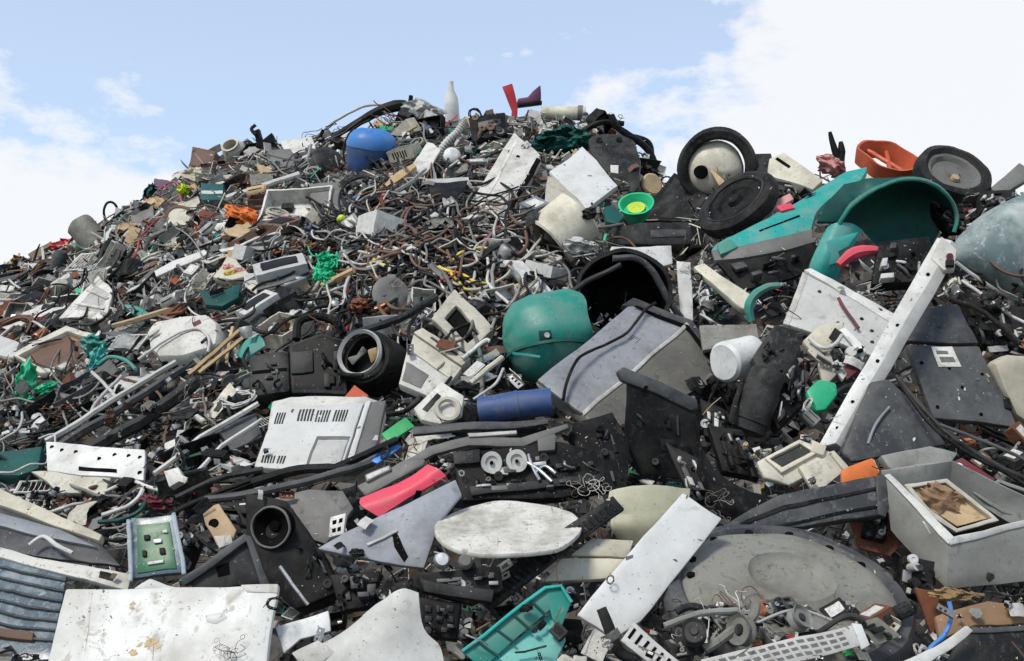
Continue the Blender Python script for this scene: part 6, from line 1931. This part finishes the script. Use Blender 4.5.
# ------------------------------------------------------------------ bits that came to rest on the edges of the bigger things
bpy.context.view_layer.update()
dg0 = bpy.context.evaluated_depsgraph_get()
LOOSE = {k[0] for k in KINDS}


def hit_at(px, py):
    d = ray(px, py).normalized()
    ok, loc, nn, ii, ob, mm = SC.ray_cast(dg0, CAM, d, distance=40)
    if not ok:
        return None
    root = ob
    while root.parent:
        root = root.parent
    return loc, (nn if nn.dot(d) < 0 else -nn), root.name.split('.')[0]


EDGE = MASK & ~(np.roll(MASK, 9, 0) & np.roll(MASK, -9, 0) & np.roll(MASK, 9, 1) & np.roll(MASK, -9, 1))
ys, xs = np.nonzero(EDGE)
n = 0; t_ = 0
SMALL = [q for q in KINDS if q[0] in ('plastic_shard', 'metal_strip', 'wooden_stick', 'wire_nest', 'plastic_film', 'machine_part', 'metal_sheet', 'angle_bracket', 'wire_coil', 'junction_box', 'metal_plate')]
while n < 150 and t_ < 900 and len(ys):
    t_ += 1
    i = rng.randrange(len(ys)); px, py = float(xs[i]), float(ys[i])
    if not (3 < px < W - 3 and ridge_at(px)[0] + 14 < py < H - 2):
        continue
    h = hit_at(px, py)
    if h is None or h[2] in LOOSE or h[2] == 'scrap_hill':
        continue
    kind = rng.choice(SMALL)
    dd = (h[0] - CAM).dot(FWD)
    spx = rng.uniform(7, 19) * kind[7] ** .8
    nn = (h[1] + Vector((rng.gauss(0, .3), rng.gauss(0, .3), rng.gauss(0, .3)))).normalized()
    place(kind, px, py, spx * dd / F, 0, .5, rng, h[0] + h[1] * .012 - ray(px, py).normalized() * .01, nn); n += 1
CRUMBS = []
ys, xs = np.nonzero(MASK)
for k in range(3200):
    i = rng.randrange(len(ys)); px, py = xs[i] + rng.random(), ys[i] + rng.random()
    h = hit_at(px, py)
    if h and h[1].z > .35 and h[2] not in LOOSE:
        CRUMBS.append((h[0], h[1]))

# ------------------------------------------------------------------ cables running over the heap
CAB = [('black', 12), ('charcoal', 4), ('pale_grey', 1), ('mid_grey', 2), ('white_dirty', .5), ('brown', 6), ('box_grey', 2), ('dish_grey', 2), ('red', .4), ('blue', .3), ('yellow', .2), ('beige', 2)]


def cable(px, py, length, rad, key, wild=.55, off=.1):
    pts = []
    a = rng.uniform(0, 2 * math.pi); x, y = px, py
    n = 11
    turn = rng.gauss(0, .16)
    for k in range(n):
        ry, _ = ridge_at(x)
        yy = max(y, ry - 2)
        pts.append(at(x, yy, off + rng.uniform(-.08, .1)))
        a += rng.gauss(0, wild) + turn
        x += math.cos(a) * length / n; y += math.sin(a) * length / n * .8
    c = sum(pts, Vector()) / len(pts)
    g = G().tube(crom(pts, 5), rad, 0, 6)
    o = bpy.data.objects.new('cable', to_mesh('cable', g, c, sharp=80, fix=False))
    COL.objects.link(o); o.location = c
    paint(o, key)
    o['category'] = 'cable'; o['group'] = 'loose cables in the heap'
    qx, qy, _ = project(c)
    PIECES.append((o, qx, qy, WORD.get(key, key), 'loose cable', 'snaking about', 'thin' if rad < .011 else 'thick', 'loose cables in the heap'))


n = 0
while n < 165:      # the tangle in the middle
    px, py = rng.gauss(415, 55), rng.gauss(245, 38)
    if py < 190 or (0 <= int(px) < W and 0 <= int(py) < H and MASK[int(py), int(px)]):
        continue
    cable(px, py, rng.uniform(70, 190), rng.uniform(.004, .0105), pick(CAB, rng), .42, .26); n += 1
n = 0
while n < 135:
    px, py = rng.uniform(-20, 1044), rng.uniform(120, 661)
    ry, rd = ridge_at(px)
    if py < ry + 6 or (0 <= int(px) < W and 0 <= int(py) < H and MASK[int(py), int(px)]):
        continue
    cable(px, py, rng.uniform(60, 190), rng.uniform(.004, .009) * (.5 + D(px, py) / 12), pick(CAB, rng), .38, .16); n += 1

# ------------------------------------------------------------------ drop what the heap hides, then describe the rest
bpy.context.view_layer.update()
dg = bpy.context.evaluated_depsgraph_get()
gone = set()
for rec in PIECES:
    o = rec[0]
    meshes = [o] if o.type == 'MESH' else list(o.children)
    names = {m.name for m in meshes}
    vis = 0; tot = 0
    for m in meshes:
        vv = m.data.vertices
        step = max(1, len(vv) // 17)
        M = m.matrix_world
        for i in range(0, len(vv), step):
            p = M @ vv[i].co
            x, y, d = project(p)
            if not (0 <= x < W and 0 <= y < H):
                continue
            tot += 1
            dr = (p - CAM); ln = dr.length
            ok, loc, nn, ii, ob, mm = SC.ray_cast(dg, CAM, dr / ln, distance=ln + .05)
            if ok and ob.name in names:
                vis += 1
    if vis < 1:
        gone.add(o.name)
dead = [r[0] for r in PIECES if r[0].name in gone]
PIECES = [r for r in PIECES if r[0].name not in gone]
for o in dead:
    for ch in list(o.children):
        bpy.data.objects.remove(ch)
    bpy.data.objects.remove(o)
for o, px, py, c, noun, pose, size, grp in PIECES:
    o['label'] = describe(px, py, c, noun, pose, size, grp)
print('loose pieces', len(PIECES), 'hidden dropped', len(dead))

# ------------------------------------------------------------------ crumbs too small and too many to count
r = random.Random(77)
g = G()
LIT = [('black', 6), ('charcoal', 3), ('mid_grey', 3), ('pale_grey', 5), ('white_dirty', 6), ('beige', 5), ('brown', 4), ('dish_grey', 4), ('cream', 3), ('teal', .5), ('red', .3), ('wood', 1), ('rust', 1), ('orange', .2), ('bright_green', .3)]
for k in range(30000):
    px, py = r.uniform(-60, 1084), r.uniform(100, 700)
    ry, rd = ridge_at(px)
    if py < ry - 2:
        continue
    d = D(px, py)
    if r.random() > .05 + d / 11:
        continue
    c = at(px, py, r.uniform(-.25, .06))
    s = r.uniform(1.4, 6.0) * d / F
    s = max(s, .012)
    q = Quaternion((r.gauss(0, 1), r.gauss(0, 1), r.gauss(0, 1), r.gauss(0, 1))).normalized().to_matrix()
    m = pick(LIT, r)
    if d < 5 and r.random() < .55:
        m = r.choice(['black', 'charcoal', 'black', 'slate'])
    z = r.random()
    if z < .45:
        a = q @ Vector((1, 0, 0)) * s * r.uniform(1.2, 3.6); b = q @ Vector((0, 1, 0)) * s * r.uniform(.08, .22); e = q @ Vector((0, 0, 1)) * s * .2
    else:
        a = q @ Vector((1, 0, 0)) * s; b = q @ Vector((0, 1, 0)) * s * r.uniform(.4, 1); e = q @ Vector((0, 0, 1)) * s * r.uniform(.1, .5)
    f = [c - a - b * r.uniform(.6, 1), c + a * r.uniform(.6, 1) - b, c + a + b * r.uniform(.5, 1), c - a * r.uniform(.6, 1) + b]
    g.prism(f, e, m)
for k in range(9000):
    px = r.uniform(-420, -20) if r.random() < .5 else r.uniform(1044, 1480)
    ry, rd = ridge_at(px)
    py = r.uniform(ry - 1, 720)
    d = D(px, py)
    c = at(px, py, r.uniform(-.22, .12))
    s = math.exp(r.gauss(math.log(7), .6)) * d / F
    q = Quaternion((r.gauss(0, 1), r.gauss(0, 1), r.gauss(0, 1), r.gauss(0, 1))).normalized().to_matrix()
    if r.random() < .5:
        a = q @ Vector((1, 0, 0)) * s * r.uniform(1.2, 3.2); b = q @ Vector((0, 1, 0)) * s * r.uniform(.08, .25); e = q @ Vector((0, 0, 1)) * s * .2
    else:
        a = q @ Vector((1, 0, 0)) * s; b = q @ Vector((0, 1, 0)) * s * r.uniform(.4, 1); e = q @ Vector((0, 0, 1)) * s * r.uniform(.1, .7)
    g.prism([c - a - b * r.uniform(.6, 1), c + a * r.uniform(.6, 1) - b, c + a + b * r.uniform(.5, 1), c - a * r.uniform(.6, 1) + b], e, pick(LIT, r))
for loc, nn in CRUMBS:
    d = (loc - CAM).length
    s = r.uniform(.28, .5) * (2.6 if r.random() < .06 else 1) * d / F
    q = Quaternion((r.gauss(0, 1), r.gauss(0, .3), r.gauss(0, .3), r.gauss(0, 1))).normalized().to_matrix()
    u = nn.orthogonal().normalized(); u = Quaternion(nn, r.uniform(0, 6.28)) @ u; w = nn.cross(u)
    a_, b_ = u * s * r.uniform(.8, 2.2), w * s * r.uniform(.5, 1)
    g.prism([loc - a_ - b_ * r.random() + nn * s * .6, loc + a_ * r.random() - b_ + nn * s * .5, loc + a_ + b_ * r.random() + nn * s * .6, loc - a_ * r.random() + b_ + nn * s * .7], -nn * s * .8,
            r.choice(['brown', 'charcoal', 'dish_grey', 'beige', 'dish_grey', 'pale_grey', 'box_grey', 'dish_grey', 'tan', 'beige']))
o = bpy.data.objects.new('scrap_crumbs', to_mesh('scrap_crumbs', g, smooth=False, fix=False))
COL.objects.link(o)
o['kind'] = 'stuff'; o['label'] = 'small crumbs of shredded plastic, metal and wire filling the gaps of the heap'; o['category'] = 'debris'
